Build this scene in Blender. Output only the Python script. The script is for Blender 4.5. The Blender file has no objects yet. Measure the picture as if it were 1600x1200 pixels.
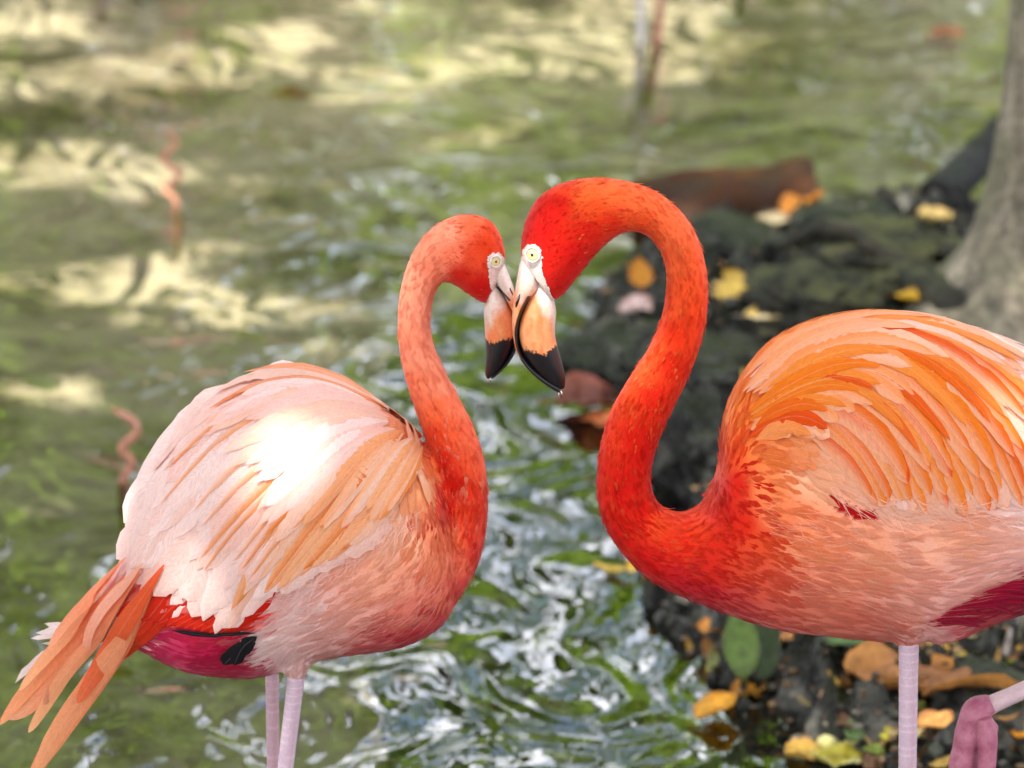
import bpy, bmesh, math, random
import numpy as np
from mathutils import Vector, Matrix, noise as mnoise
from mathutils.bvhtree import BVHTree

random.seed(7)
rng = np.random.default_rng(11)
R = math.radians
sc = bpy.context.scene
C = sc.collection

# ------------------------------------------------------------------ camera
PITCH = R(17.0)
DIST = 5.0
SP = 7000.0                                   # focal length in photograph pixels
CAM = Vector((0, -DIST * math.cos(PITCH), 0.93 + DIST * math.sin(PITCH)))
cam_d = bpy.data.cameras.new('camera')
cam_d.sensor_width = 36
cam_d.lens = SP / 1600 * 36
cam_d.clip_start = 0.1
cam_d.clip_end = 500
cam_d.dof.use_dof = True
cam_d.dof.focus_distance = DIST - 0.04
cam_d.dof.aperture_fstop = 5.6
cam = bpy.data.objects.new('camera', cam_d)
C.objects.link(cam)
cam.location = CAM
cam.rotation_euler = (R(90) - PITCH, 0, 0)
sc.camera = cam
sc.render.resolution_x, sc.render.resolution_y = 1024, 768

# ------------------------------------------------------------------ light
SUN_EL, SUN_AZ = R(58), R(218)                # azimuth clockwise from +Y (north)
SUN = Vector((math.sin(SUN_AZ) * math.cos(SUN_EL), math.cos(SUN_AZ) * math.cos(SUN_EL), math.sin(SUN_EL)))
w = bpy.data.worlds.new('World')
sc.world = w
w.use_nodes = True
nt = w.node_tree
sky = nt.nodes.new('ShaderNodeTexSky')
sky.sky_type = 'NISHITA'
sky.sun_disc = False
sky.sun_elevation = SUN_EL
sky.sun_rotation = SUN_AZ
sky.air_density = 1.0
sky.dust_density = 4.0
sky.ozone_density = 1.0
bg = nt.nodes['Background']
bg.inputs[1].default_value = 0.15
# bright broken cumulus spread evenly over the whole sky
wtc = nt.nodes.new('ShaderNodeTexCoord')
wmp = nt.nodes.new('ShaderNodeMapping'); wmp.inputs['Scale'].default_value = (1, 1, 2.2)
nt.links.new(wtc.outputs['Generated'], wmp.inputs['Vector'])
wno = nt.nodes.new('ShaderNodeTexNoise')
wno.inputs['Scale'].default_value = 3.2; wno.inputs['Detail'].default_value = 7; wno.inputs['Roughness'].default_value = 0.55
nt.links.new(wmp.outputs[0], wno.inputs['Vector'])
wrm = nt.nodes.new('ShaderNodeValToRGB')
wrm.color_ramp.elements[0].position = 0.40; wrm.color_ramp.elements[1].position = 0.56
nt.links.new(wno.outputs[0], wrm.inputs[0])
wmx = nt.nodes.new('ShaderNodeMixRGB'); wmx.inputs[2].default_value = (8.0, 8.1, 8.6, 1)
nt.links.new(wrm.outputs[0], wmx.inputs[0]); nt.links.new(sky.outputs[0], wmx.inputs[1])
nt.links.new(wmx.outputs[0], bg.inputs[0])
sun_d = bpy.data.lights.new('sun', 'SUN')
sun_d.energy = 5.0
sun_d.angle = R(0.53)
sun_d.color = (1.0, 0.95, 0.86)
sun = bpy.data.objects.new('sun', sun_d)
C.objects.link(sun)
sun.rotation_euler = SUN.to_track_quat('Z', 'Y').to_euler()
sc.view_settings.view_transform = 'Standard'
sc.view_settings.look = 'None'
sc.view_settings.gamma = 1
sc.view_settings.exposure = 2.42
sc.cycles.max_bounces = 7
sc.cycles.transparent_max_bounces = 12

# ------------------------------------------------------------------ pixel <-> world
UP = Vector((0, math.sin(PITCH), math.cos(PITCH)))
FW = Vector((0, math.cos(PITCH), -math.sin(PITCH)))
RT = Vector((1, 0, 0))
def ray(px, py):
    return (RT * ((px - 800) / SP) + UP * ((600 - py) / SP) + FW).normalized()
def at(px, py, Y):
    d = ray(px, py)
    return CAM + d * ((Y - CAM.y) / d.y)
def gp(px, py, z=0.0):
    d = ray(px, py)
    return CAM + d * ((z - CAM.z) / d.z)
def proj(P):
    P = np.asarray(P, float) - np.array(CAM)
    f = P @ np.array(FW)
    return np.stack([800 + SP * (P @ np.array(RT)) / f, 600 - SP * (P @ np.array(UP)) / f], -1)
def lin(c):
    c = np.asarray(c, float) / 255.0
    return np.where(c <= 0.04045, c / 12.92, ((c + 0.055) / 1.055) ** 2.4)

# ------------------------------------------------------------------ object helpers
def tag(o, label, cat, group=None):
    o['label'] = label
    o['category'] = cat
    if group:
        o['group'] = group
    return o
def obj(name, verts, faces, m, parent=None, origin=(0, 0, 0), smooth=True, col=None, fuv=None, kind=None, nrm=None):
    v = np.asarray(verts, dtype=np.float64).reshape(-1, 3) - np.array(origin)
    me = bpy.data.meshes.new(name)
    me.from_pydata(v.tolist() if len(v) < 500000 else v, [], faces if isinstance(faces, list) else faces.tolist())
    if smooth:
        me.polygons.foreach_set('use_smooth', np.ones(len(me.polygons), dtype=bool))
    if col is not None:
        a = me.color_attributes.new('Col', 'FLOAT_COLOR', 'POINT')
        cc = np.ones((len(v), 4))
        cc[:, :3] = col
        a.data.foreach_set('color', cc.ravel())
    if fuv is not None:
        a = me.attributes.new('fuv', 'FLOAT_VECTOR', 'POINT')
        a.data.foreach_set('vector', np.asarray(fuv, dtype=np.float32).ravel())
    me.materials.append(m)
    me.update()
    if nrm is not None:
        me.normals_split_custom_set_from_vertices(np.asarray(nrm).tolist())
    o = bpy.data.objects.new(name, me)
    C.objects.link(o)
    if parent is not None:
        o.parent = parent
    else:
        o.location = origin
    if kind:
        o['kind'] = kind
    return o
def empty(name, loc):
    o = bpy.data.objects.new(name, None)
    C.objects.link(o)
    o.location = loc
    o.empty_display_size = 0.05
    return o
def catmull(pts, n):
    """resample rows of pts by Catmull-Rom, n samples"""
    p = np.asarray(pts, float)
    k = len(p)
    t = np.linspace(0, k - 1, n)
    i = np.clip(t.astype(int), 0, k - 2)
    f = (t - i)[:, None]
    p0 = p[np.clip(i - 1, 0, k - 1)]; p1 = p[i]; p2 = p[i + 1]; p3 = p[np.clip(i + 2, 0, k - 1)]
    return 0.5 * ((2 * p1) + (-p0 + p2) * f + (2 * p0 - 5 * p1 + 4 * p2 - p3) * f ** 2 + (-p0 + 3 * p1 - 3 * p2 + p3) * f ** 3)
def loft(pairs, Y, n, m=28, ex=2.0):
    """pairs: (ax, ay, bx, by, half depth in metres[, y offset]); returns verts, faces of a closed tube"""
    rows = [list(p) + ([0.0] if len(p) == 5 else []) for p in pairs]
    q = catmull(rows, n)
    V = []
    for ax, ay, bx, by, hw, yo in q:
        A = np.array(at(ax, ay, Y + yo)); B = np.array(at(bx, by, Y + yo))
        c = (A + B) / 2; h = (A - B) / 2
        for j in range(m):
            th = 2 * math.pi * j / m
            cs, sn = math.cos(th), math.sin(th)
            e = 2.0 / ex
            cs2 = math.copysign(abs(cs) ** e, cs); sn2 = math.copysign(abs(sn) ** e, sn)
            V.append(c + h * cs2 + np.array([0, hw * sn2, 0]))
    return close_tube(V, n, m)
def close_tube(V, n, m):
    F = []
    for i in range(n - 1):
        for j in range(m):
            a = i * m + j; b = i * m + (j + 1) % m
            F.append((a, b, b + m, a + m))
    V = list(V)
    V.append(np.mean(V[:m], axis=0)); c0 = len(V) - 1
    V.append(np.mean(V[(n - 1) * m:n * m], axis=0)); c1 = len(V) - 1
    for j in range(m):
        F.append((c0, (j + 1) % m, j))
        F.append((c1, (n - 1) * m + j, (n - 1) * m + (j + 1) % m))
    return np.array(V), F
def tube(pts, rad, m=12, n=None):
    """round tube along world points"""
    rows = [list(p) + [r] for p, r in zip(pts, rad)]
    n = n or len(rows) * 4
    q = catmull(rows, n)
    P = q[:, :3]; rr = q[:, 3]
    T = np.gradient(P, axis=0)
    T /= np.linalg.norm(T, axis=1)[:, None] + 1e-12
    ref = np.array([0, 1.0, 0]) if abs(T[:, 1]).max() < 0.95 else np.array([0.37, 0.2, 0.9])
    A = np.cross(T, ref); A /= np.linalg.norm(A, axis=1)[:, None] + 1e-12
    B = np.cross(T, A)
    V = []
    for i in range(n):
        for j in range(m):
            th = 2 * math.pi * j / m
            V.append(P[i] + rr[i] * (math.cos(th) * A[i] + math.sin(th) * B[i]))
    return close_tube(V, n, m)
def merge(parts):
    V, F, o = [], [], 0
    for v, f in parts:
        V.append(np.asarray(v)); F += [tuple(i + o for i in q) for q in f]; o += len(v)
    return np.concatenate(V), F
def fbm(x, y, z=0.0, o=4):
    return mnoise.fractal(Vector((x, y, z)), 0.6, 2.1, o)

# ------------------------------------------------------------------ materials
def mat(name):
    m = bpy.data.materials.new(name)
    m.use_nodes = True
    return m, m.node_tree, m.node_tree.nodes['Principled BSDF']
def N(nt_, t, **kw):
    n = nt_.nodes.new('ShaderNode' + t)
    for k, v in kw.items():
        setattr(n, k, v)
    return n
def noise_n(nt_, scale, detail=4, rough=0.6, vec=None, dist=0.0):
    n = N(nt_, 'TexNoise')
    n.inputs['Scale'].default_value = scale
    n.inputs['Detail'].default_value = detail
    n.inputs['Roughness'].default_value = rough
    n.inputs['Distortion'].default_value = dist
    if vec:
        nt_.links.new(vec, n.inputs['Vector'])
    return n
def ramp(nt_, fac, stops):
    r = N(nt_, 'ValToRGB')
    e = r.color_ramp.elements
    while len(e) < len(stops):
        e.new(0.5)
    for i, (p, c) in enumerate(stops):
        e[i].position = p
        e[i].color = (*c, 1)
    nt_.links.new(fac, r.inputs[0])
    return r
def bump(nt_, h, dist, strength=1.0):
    b = N(nt_, 'Bump')
    b.inputs['Strength'].default_value = strength
    b.inputs['Distance'].default_value = dist
    nt_.links.new(h, b.inputs['Height'])
    return b
def objvec(nt_, sx=1, sy=1, sz=1):
    tc = N(nt_, 'TexCoord')
    mp = N(nt_, 'Mapping')
    mp.inputs['Scale'].default_value = (sx, sy, sz)
    nt_.links.new(tc.outputs['Object'], mp.inputs['Vector'])
    return mp.outputs[0]
def rock_mat(name, stops, scale=6, rough=0.55, moss=None, bd=0.02):
    m, t, p = mat(name)
    v = objvec(t)
    n1 = noise_n(t, scale, 8, 0.65, v)
    r = ramp(t, n1.outputs[0], stops)
    out = r.outputs[0]
    if moss:
        g = N(t, 'NewGeometry')
        sx = N(t, 'SeparateXYZ'); t.links.new(g.outputs['Normal'], sx.inputs[0])
        n2 = noise_n(t, scale * 0.9, 5, 0.6, v)
        mu = N(t, 'Math', operation='MULTIPLY'); t.links.new(sx.outputs[2], mu.inputs[0]); t.links.new(n2.outputs[0], mu.inputs[1])
        rr = ramp(t, mu.outputs[0], [(0.40, (0, 0, 0)), (0.58, (1, 1, 1))])
        mx = N(t, 'MixRGB'); mx.inputs[2].default_value = (*moss, 1)
        t.links.new(rr.outputs[0], mx.inputs[0]); t.links.new(out, mx.inputs[1]); out = mx.outputs[0]
    t.links.new(out, p.inputs['Base Color'])
    n3 = noise_n(t, scale * 7, 6, 0.7, v)
    b = bump(t, n3.outputs[0], bd, 0.8)
    t.links.new(b.outputs[0], p.inputs['Normal'])
    n4 = noise_n(t, scale * 2, 3, 0.6, v)
    rr = ramp(t, n4.outputs[0], [(0.35, (rough - 0.3,) * 3), (0.65, (rough + 0.2,) * 3)])
    t.links.new(rr.outputs[0], p.inputs['Roughness'])
    p.inputs['Specular IOR Level'].default_value = 0.22
    return m
M = {}
M['bank'] = rock_mat('wet_rock', [(0.30, (0.003, 0.003, 0.002)), (0.48, (0.024, 0.024, 0.019)), (0.64, (0.19, 0.185, 0.155))], 13, 0.55, (0.024, 0.028, 0.008), 0.035)
M['rock'] = rock_mat('mossy_rock', [(0.3, (0.005, 0.004, 0.003)), (0.5, (0.022, 0.02, 0.013)), (0.75, (0.11, 0.10, 0.07))], 8, 0.65, (0.085, 0.085, 0.03), 0.02)
M['rust'] = rock_mat('rusty_wood', [(0.3, (0.010, 0.004, 0.0015)), (0.52, (0.055, 0.019, 0.005)), (0.75, (0.17, 0.066, 0.018))], 7, 0.85, None, 0.01)
M['log'] = rock_mat('dark_log', [(0.3, (0.006, 0.005, 0.005)), (0.6, (0.025, 0.024, 0.024)), (0.85, (0.09, 0.088, 0.088))], 12, 0.6, None, 0.008)
M['logend'] = rock_mat('log_end', [(0.3, (0.012, 0.007, 0.005)), (0.7, (0.06, 0.032, 0.02))], 20, 0.7, None, 0.006)

def bark_mat(name, stops, moss=(0.10, 0.10, 0.045)):
    m, t, p = mat(name)
    v = objvec(t, 1, 1, 0.35)
    n1 = noise_n(t, 22, 8, 0.7, v, 0.4)
    r = ramp(t, n1.outputs[0], stops)
    n2 = noise_n(t, 3.5, 4, 0.6, objvec(t))
    r2 = ramp(t, n2.outputs[0], [(0.42, (0, 0, 0)), (0.62, (0.75, 0.75, 0.75))])
    mx = N(t, 'MixRGB'); mx.inputs[2].default_value = (*moss, 1)
    t.links.new(r2.outputs[0], mx.inputs[0]); t.links.new(r.outputs[0], mx.inputs[1])
    n5 = noise_n(t, 60, 5, 0.7, objvec(t))
    r5 = ramp(t, n5.outputs[0], [(0.35, (0.45,) * 3), (0.6, (1.1,) * 3)])
    ml = N(t, 'MixRGB', blend_type='MULTIPLY'); ml.inputs[0].default_value = 1
    t.links.new(mx.outputs[0], ml.inputs[1]); t.links.new(r5.outputs[0], ml.inputs[2])
    t.links.new(ml.outputs[0], p.inputs['Base Color'])
    n3 = noise_n(t, 45, 6, 0.7, v)
    b = bump(t, n3.outputs[0], 0.012, 0.8)
    t.links.new(b.outputs[0], p.inputs['Normal'])
    p.inputs['Roughness'].default_value = 0.85
    return m
M['bark'] = bark_mat('grey_bark', [(0.3, (0.06, 0.052, 0.034)), (0.5, (0.23, 0.19, 0.13)), (0.75, (0.48, 0.42, 0.31))])
M['palebark'] = bark_mat('pale_bark', [(0.35, (0.10, 0.06, 0.04)), (0.5, (0.5, 0.43, 0.38)), (0.75, (0.75, 0.7, 0.66))], (0.3, 0.18, 0.12))
M['whitebark'] = bark_mat('white_bark', [(0.3, (0.35, 0.3, 0.26)), (0.5, (0.7, 0.66, 0.62)), (0.75, (0.85, 0.83, 0.8))], (0.6, 0.5, 0.44))
M['redbark'] = bark_mat('red_bark', [(0.35, (0.28, 0.09, 0.05)), (0.55, (0.5, 0.2, 0.12)), (0.75, (0.65, 0.42, 0.33))], (0.5, 0.3, 0.22))
M['salmon'] = bark_mat('salmon_streak', [(0.35, (0.34, 0.13, 0.07)), (0.55, (0.55, 0.24, 0.15)), (0.75, (0.62, 0.38, 0.28))], (0.5, 0.24, 0.15))
M['darkbark'] = bark_mat('dark_bark', [(0.35, (0.02, 0.015, 0.01)), (0.55, (0.06, 0.045, 0.03)), (0.75, (0.12, 0.10, 0.07))], (0.05, 0.05, 0.03))

def leaf_mat(name, c1, c2, trans=0.35, rough=0.45, scale=3.0, attr=False):
    m, t, p = mat(name)
    if attr:
        a = N(t, 'Attribute', attribute_name='Col'); src = a.outputs['Color']
        n1 = noise_n(t, 60, 4, 0.6, objvec(t))
        r = ramp(t, n1.outputs[0], [(0.3, (0.62, 0.58, 0.5)), (0.62, (1.1, 1.1, 1.1))])
        ml = N(t, 'MixRGB', blend_type='MULTIPLY'); ml.inputs[0].default_value = 1
        t.links.new(src, ml.inputs[1]); t.links.new(r.outputs[0], ml.inputs[2]); src = ml.outputs[0]
    else:
        n1 = noise_n(t, scale, 4, 0.6, objvec(t))
        r = ramp(t, n1.outputs[0], [(0.35, c1), (0.65, c2)])
        src = r.outputs[0]
    t.links.new(src, p.inputs['Base Color'])
    p.inputs['Roughness'].default_value = rough
    tr = N(t, 'BsdfTranslucent'); t.links.new(src, tr.inputs[0])
    ms = N(t, 'MixShader'); ms.inputs[0].default_value = trans
    t.links.new(p.outputs[0], ms.inputs[1]); t.links.new(tr.outputs[0], ms.inputs[2])
    t.links.new(ms.outputs[0], t.nodes['Material Output'].inputs[0])
    return m
M['leaf_a'] = leaf_mat('leaf_bright', (0.17, 0.31, 0.012), (0.46, 0.62, 0.04), 0.5)
M['leaf_b'] = leaf_mat('leaf_deep', (0.05, 0.12, 0.008), (0.34, 0.50, 0.03), 0.5)
M['leaf_c'] = leaf_mat('leaf_canopy', (0.05, 0.08, 0.02), (0.09, 0.12, 0.03), 0.25)
M['litter'] = leaf_mat('leaf_litter', None, None, 0.2, 0.6, attr=True)

def feather_mat():
    m, t, p = mat('feather')
    a = N(t, 'Attribute', attribute_name='Col')
    f = N(t, 'Attribute', attribute_name='fuv')
    sx = N(t, 'SeparateXYZ'); t.links.new(f.outputs['Vector'], sx.inputs[0])
    ab = N(t, 'Math', operation='ABSOLUTE'); t.links.new(sx.outputs[0], ab.inputs[0])
    # barbs run obliquely: coordinate = along - 0.35*|across|
    m1 = N(t, 'Math', operation='MULTIPLY_ADD'); t.links.new(ab.outputs[0], m1.inputs[0]); m1.inputs[1].default_value = -0.22
    t.links.new(sx.outputs[1], m1.inputs[2])
    cb = N(t, 'CombineXYZ'); t.links.new(m1.outputs[0], cb.inputs[0]); t.links.new(sx.outputs[2], cb.inputs[1])
    s2 = N(t, 'Math', operation='MULTIPLY'); t.links.new(sx.outputs[0], s2.inputs[0]); s2.inputs[1].default_value = 0.08
    t.links.new(s2.outputs[0], cb.inputs[2])
    n1 = noise_n(t, 52, 5, 0.72, cb.outputs[0])
    r = ramp(t, n1.outputs[0], [(0.32, (0.82, 0.77, 0.75)), (0.58, (1.05, 1.05, 1.05))])
    ml = N(t, 'MixRGB', blend_type='MULTIPLY'); ml.inputs[0].default_value = 1
    t.links.new(a.outputs['Color'], ml.inputs[1]); t.links.new(r.outputs[0], ml.inputs[2])
    # slightly paler shaft
    lt = N(t, 'Math', operation='LESS_THAN'); t.links.new(ab.outputs[0], lt.inputs[0]); lt.inputs[1].default_value = 0.045
    mx = N(t, 'MixRGB', blend_type='SCREEN'); mx.inputs[2].default_value = (0.10, 0.08, 0.07, 1)
    t.links.new(lt.outputs[0], mx.inputs[0]); t.links.new(ml.outputs[0], mx.inputs[1])
    t.links.new(mx.outputs[0], p.inputs['Base Color'])
    p.inputs['Roughness'].default_value = 0.6
    p.inputs['Specular IOR Level'].default_value = 0.12
    p.inputs['Sheen Weight'].default_value = 0.05
    p.inputs['Sheen Roughness'].default_value = 0.5
    b = bump(t, n1.outputs[0], 0.0012, 0.5)
    t.links.new(b.outputs[0], p.inputs['Normal'])
    tr = N(t, 'BsdfTranslucent'); t.links.new(mx.outputs[0], tr.inputs[0])
    ms = N(t, 'MixShader'); ms.inputs[0].default_value = 0.3
    t.links.new(p.outputs[0], ms.inputs[1]); t.links.new(tr.outputs[0], ms.inputs[2])
    t.links.new(ms.outputs[0], t.nodes['Material Output'].inputs[0])
    return m
M['feather'] = feather_mat()
def down_mat():
    m, t, p = mat('plumage')
    a = N(t, 'Attribute', attribute_name='Col')
    n1 = noise_n(t, 700, 3, 0.6, objvec(t))
    r = ramp(t, n1.outputs[0], [(0.3, (0.86, 0.84, 0.84)), (0.65, (1.05, 1.05, 1.05))])
    ml = N(t, 'MixRGB', blend_type='MULTIPLY'); ml.inputs[0].default_value = 1
    t.links.new(a.outputs['Color'], ml.inputs[1]); t.links.new(r.outputs[0], ml.inputs[2])
    t.links.new(ml.outputs[0], p.inputs['Base Color'])
    p.inputs['Roughness'].default_value = 0.65
    p.inputs['Specular IOR Level'].default_value = 0.1
    p.inputs['Sheen Weight'].default_value = 0.12
    return m
M['down'] = down_mat()
def attr_mat(name, rough, spec=0.5, nscale=0, bd=0.0005, coat=0.0, var=0.15, sss=0.0):
    m, t, p = mat(name)
    a = N(t, 'Attribute', attribute_name='Col')
    n1 = noise_n(t, nscale or 200, 5, 0.65, objvec(t))
    r = ramp(t, n1.outputs[0], [(0.3, (1 - var,) * 3), (0.65, (1 + var * 0.4,) * 3)])
    ml = N(t, 'MixRGB', blend_type='MULTIPLY'); ml.inputs[0].default_value = 1
    t.links.new(a.outputs['Color'], ml.inputs[1]); t.links.new(r.outputs[0], ml.inputs[2])
    t.links.new(ml.outputs[0], p.inputs['Base Color'])
    p.inputs['Roughness'].default_value = rough
    p.inputs['Specular IOR Level'].default_value = spec
    p.inputs['Coat Weight'].default_value = coat
    p.inputs['Coat Roughness'].default_value = 0.12
    b = bump(t, n1.outputs[0], bd, 0.6)
    t.links.new(b.outputs[0], p.inputs['Normal'])
    return m
M['bill'] = attr_mat('bill_horn', 0.42, 0.5, 260, 0.0005, 0.25)
M['leg'] = attr_mat('leg_skin', 0.5, 0.3, 420, 0.0005, 0.0, 0.14)
def plain(name, c, rough=0.4, coat=0.0):
    m, t, p = mat(name)
    n1 = noise_n(t, 400, 3, 0.6, objvec(t))
    r = ramp(t, n1.outputs[0], [(0.3, tuple(x * 0.85 for x in c)), (0.7, c)])
    t.links.new(r.outputs[0], p.inputs['Base Color'])
    p.inputs['Roughness'].default_value = rough
    p.inputs['Coat Weight'].default_value = coat
    p.inputs['Coat Roughness'].default_value = 0.03
    return m
M['iris'] = plain('iris_yellow', (0.72, 0.60, 0.28), 0.2, 0.8)
M['rim'] = plain('eye_rim_brown', (0.16, 0.11, 0.05), 0.4)
M['pupil'] = plain('pupil_black', (0.006, 0.006, 0.006), 0.1, 1.0)
M['lid'] = plain('eyelid_white', (0.74, 0.70, 0.64), 0.5)
m, t, p = mat('water_drop')
p.inputs['Transmission Weight'].default_value = 1; p.inputs['Roughness'].default_value = 0.02; p.inputs['IOR'].default_value = 1.33
M['drop'] = m

# sand and mud of the pond bed
m, t, p = mat('pond_bed')
v = objvec(t)
n1 = noise_n(t, 2.2, 6, 0.6, v)
n2 = noise_n(t, 14, 6, 0.65, v)
mu = N(t, 'Math', operation='MULTIPLY_ADD'); t.links.new(n2.outputs[0], mu.inputs[0]); mu.inputs[1].default_value = 0.5; t.links.new(n1.outputs[0], mu.inputs[2])
r = ramp(t, mu.outputs[0], [(0.50, (0.10, 0.085, 0.045)), (0.64, (0.27, 0.24, 0.18)), (0.80, (0.62, 0.58, 0.51))])
t.links.new(r.outputs[0], p.inputs['Base Color'])
p.inputs['Roughness'].default_value = 0.9
b = bump(t, n2.outputs[0], 0.02, 0.6); t.links.new(b.outputs[0], p.inputs['Normal'])
M['bed'] = m
# water: Fresnel mirror over a tinted clear body
m = bpy.data.materials.new('pond_water'); m.use_nodes = True; t = m.node_tree
for n in list(t.nodes):
    if n.type == 'BSDF_PRINCIPLED':
        t.nodes.remove(n)
v = objvec(t)
wa = noise_n(t, 4.1, 1.4, 0.42, objvec(t, 1.0, 0.7, 1), 2.2)
wb = noise_n(t, 19, 1.5, 0.45, objvec(t, 1.0, 0.7, 1), 1.2)
wc = noise_n(t, 1.3, 2, 0.5, v, 0.3)
m1 = N(t, 'Math', operation='MULTIPLY_ADD'); t.links.new(wb.outputs[0], m1.inputs[0]); m1.inputs[1].default_value = 0.05; t.links.new(wa.outputs[0], m1.inputs[2])
m2 = N(t, 'Math', operation='MULTIPLY_ADD'); t.links.new(wc.outputs[0], m2.inputs[0]); m2.inputs[1].default_value = 1.6; t.links.new(m1.outputs[0], m2.inputs[2])
b = bump(t, m2.outputs[0], 0.022, 1.0)
fr = N(t, 'Fresnel'); fr.inputs['IOR'].default_value = 1.82
t.links.new(b.outputs[0], fr.inputs['Normal'])
gl = N(t, 'BsdfGlossy'); gl.inputs['Roughness'].default_value = 0.005
t.links.new(b.outputs[0], gl.inputs['Normal'])
tr = N(t, 'BsdfTransparent'); tr.inputs[0].default_value = (0.60, 0.58, 0.50, 1)
ms = N(t, 'MixShader')
t.links.new(fr.outputs[0], ms.inputs[0]); t.links.new(tr.outputs[0], ms.inputs[1]); t.links.new(gl.outputs[0], ms.inputs[2])
t.links.new(ms.outputs[0], t.nodes['Material Output'].inputs[0])
M['water'] = m
m, t, p = mat('forest_floor')
n1 = noise_n(t, 4, 8, 0.7, objvec(t))
r = ramp(t, n1.outputs[0], [(0.3, (0.03, 0.025, 0.014)), (0.55, (0.09, 0.07, 0.04)), (0.75, (0.10, 0.12, 0.04))])
t.links.new(r.outputs[0], p.inputs['Base Color']); p.inputs['Roughness'].default_value = 0.95
b = bump(t, n1.outputs[0], 0.05); t.links.new(b.outputs[0], p.inputs['Normal'])
M['floor'] = m

# ================================================================== SETTING
def sstep(a, b, x):
    x = min(1, max(0, (x - a) / (b - a)))
    return x * x * (3 - 2 * x)
shore_px = [(1100, 348), (985, 400), (905, 480), (880, 560), (950, 620), (1010, 690), (1045, 770), (1010, 850), (975, 905), (1010, 960), (1025, 1020), (1075, 1085), (1160, 1135), (1260, 1200)]
shore = [(gp(a, b).x, gp(a, b).y) for a, b in shore_px] + [(0.34, 0.7), (0.26, 0.2), (0.22, -0.5), (0.3, -2.2), (14, -2.2), (14, 8), (3.0, 5.2), (gp(1600, 300).x, gp(1600, 300).y), (gp(1480, 335).x, gp(1480, 335).y)]
SH = np.array(shore)
def bank_sd(x, y):
    """signed distance to the bank polygon, positive inside (x, y arrays)"""
    d = np.full(x.shape, 1e9); ins = np.zeros(x.shape, bool)
    k = len(SH)
    for i in range(k):
        a = SH[i]; b_ = SH[(i + 1) % k]
        e = b_ - a
        t_ = np.clip(((x - a[0]) * e[0] + (y - a[1]) * e[1]) / (e @ e), 0, 1)
        d = np.minimum(d, np.hypot(x - a[0] - t_ * e[0], y - a[1] - t_ * e[1]))
        cond = ((a[1] > y) != (b_[1] > y))
        xi = a[0] + (y - a[1]) / (b_[1] - a[1] + 1e-12) * e[0]
        ins ^= cond & (x < xi)
    return np.where(ins, d, -d)
def bank_z(x, y):
    x = np.atleast_1d(np.asarray(x, float)); y = np.atleast_1d(np.asarray(y, float))
    sd = bank_sd(x, y)
    out = np.empty(len(x))
    for i in range(len(x)):
        s = sd[i] + 0.07 * fbm(x[i] * 5, y[i] * 5, 3.1, 3)
        base = -0.16 + 0.23 * sstep(-0.20, 0.16, s) + 0.06 * sstep(0.1, 0.8, s)
        a_ = min(1.0, max(0.0, (s + 0.18) / 0.3))
        r1 = 0.05 * fbm(x[i] * 4.5 + 3, y[i] * 4.5, 0.3, 5)
        rg = 1 - abs(fbm(x[i] * 9 + 9, y[i] * 10, 5.5, 5)) * 2.4
        out[i] = base + a_ * (r1 + 0.06 * rg * max(0, rg) - 0.035 + 0.018 * fbm(x[i] * 28, y[i] * 28, 2.2, 4))
    return out
def grid_mesh(xs, ys, zf):
    X, Y = np.meshgrid(xs, ys)
    Z = zf(X.ravel(), Y.ravel())
    V = np.stack([X.ravel(), Y.ravel(), Z], -1)
    nx, ny = len(xs), len(ys)
    i = np.arange((nx - 1) * (ny - 1)); r_, c_ = i // (nx - 1), i % (nx - 1)
    a = r_ * nx + c_
    return V, np.stack([a, a + 1, a + nx + 1, a + nx], -1)
def structure(o):
    o['kind'] = 'structure'
    return o
# ground: one sheet, hollowed out for the pond
gx = np.unique(np.concatenate([np.linspace(-60, -7, 14), np.linspace(-7, 7, 113), np.linspace(7, 60, 14)]))
gy = np.unique(np.concatenate([np.linspace(-30, -4, 12), np.linspace(-4, 12, 129), np.linspace(12, 80, 18)]))
def ground_z(x, y):
    o_ = np.empty(len(x))
    for i in range(len(x)):
        e = max(abs(x[i]) - 5.2, y[i] - 7.6, -2.6 - y[i]) + 0.5 * fbm(x[i] * 0.5, y[i] * 0.5, 1.0, 3)
        o_[i] = -0.20 + 0.045 * fbm(x[i] * 0.9, y[i] * 0.9, 4.0, 4) + 0.75 * sstep(0, 1.8, e) + 0.25 * sstep(2, 12, e)
    return o_
V, F = grid_mesh(gx, gy, ground_z)
ground = structure(obj('ground', V, F, M['bed']))
me = ground.data
me.materials.append(M['floor'])
zc = np.zeros(len(me.polygons) * 3); me.polygons.foreach_get('center', zc); zc = zc.reshape(-1, 3)
me.polygons.foreach_set('material_index', (zc[:, 2] > -0.02).astype(np.int32))
# water sheet
V, F = grid_mesh(np.linspace(-12, 12, 25), np.linspace(-5, 12, 18), lambda x, y: np.zeros(len(x)))
structure(obj('pond_water', V, F, M['water']))
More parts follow.
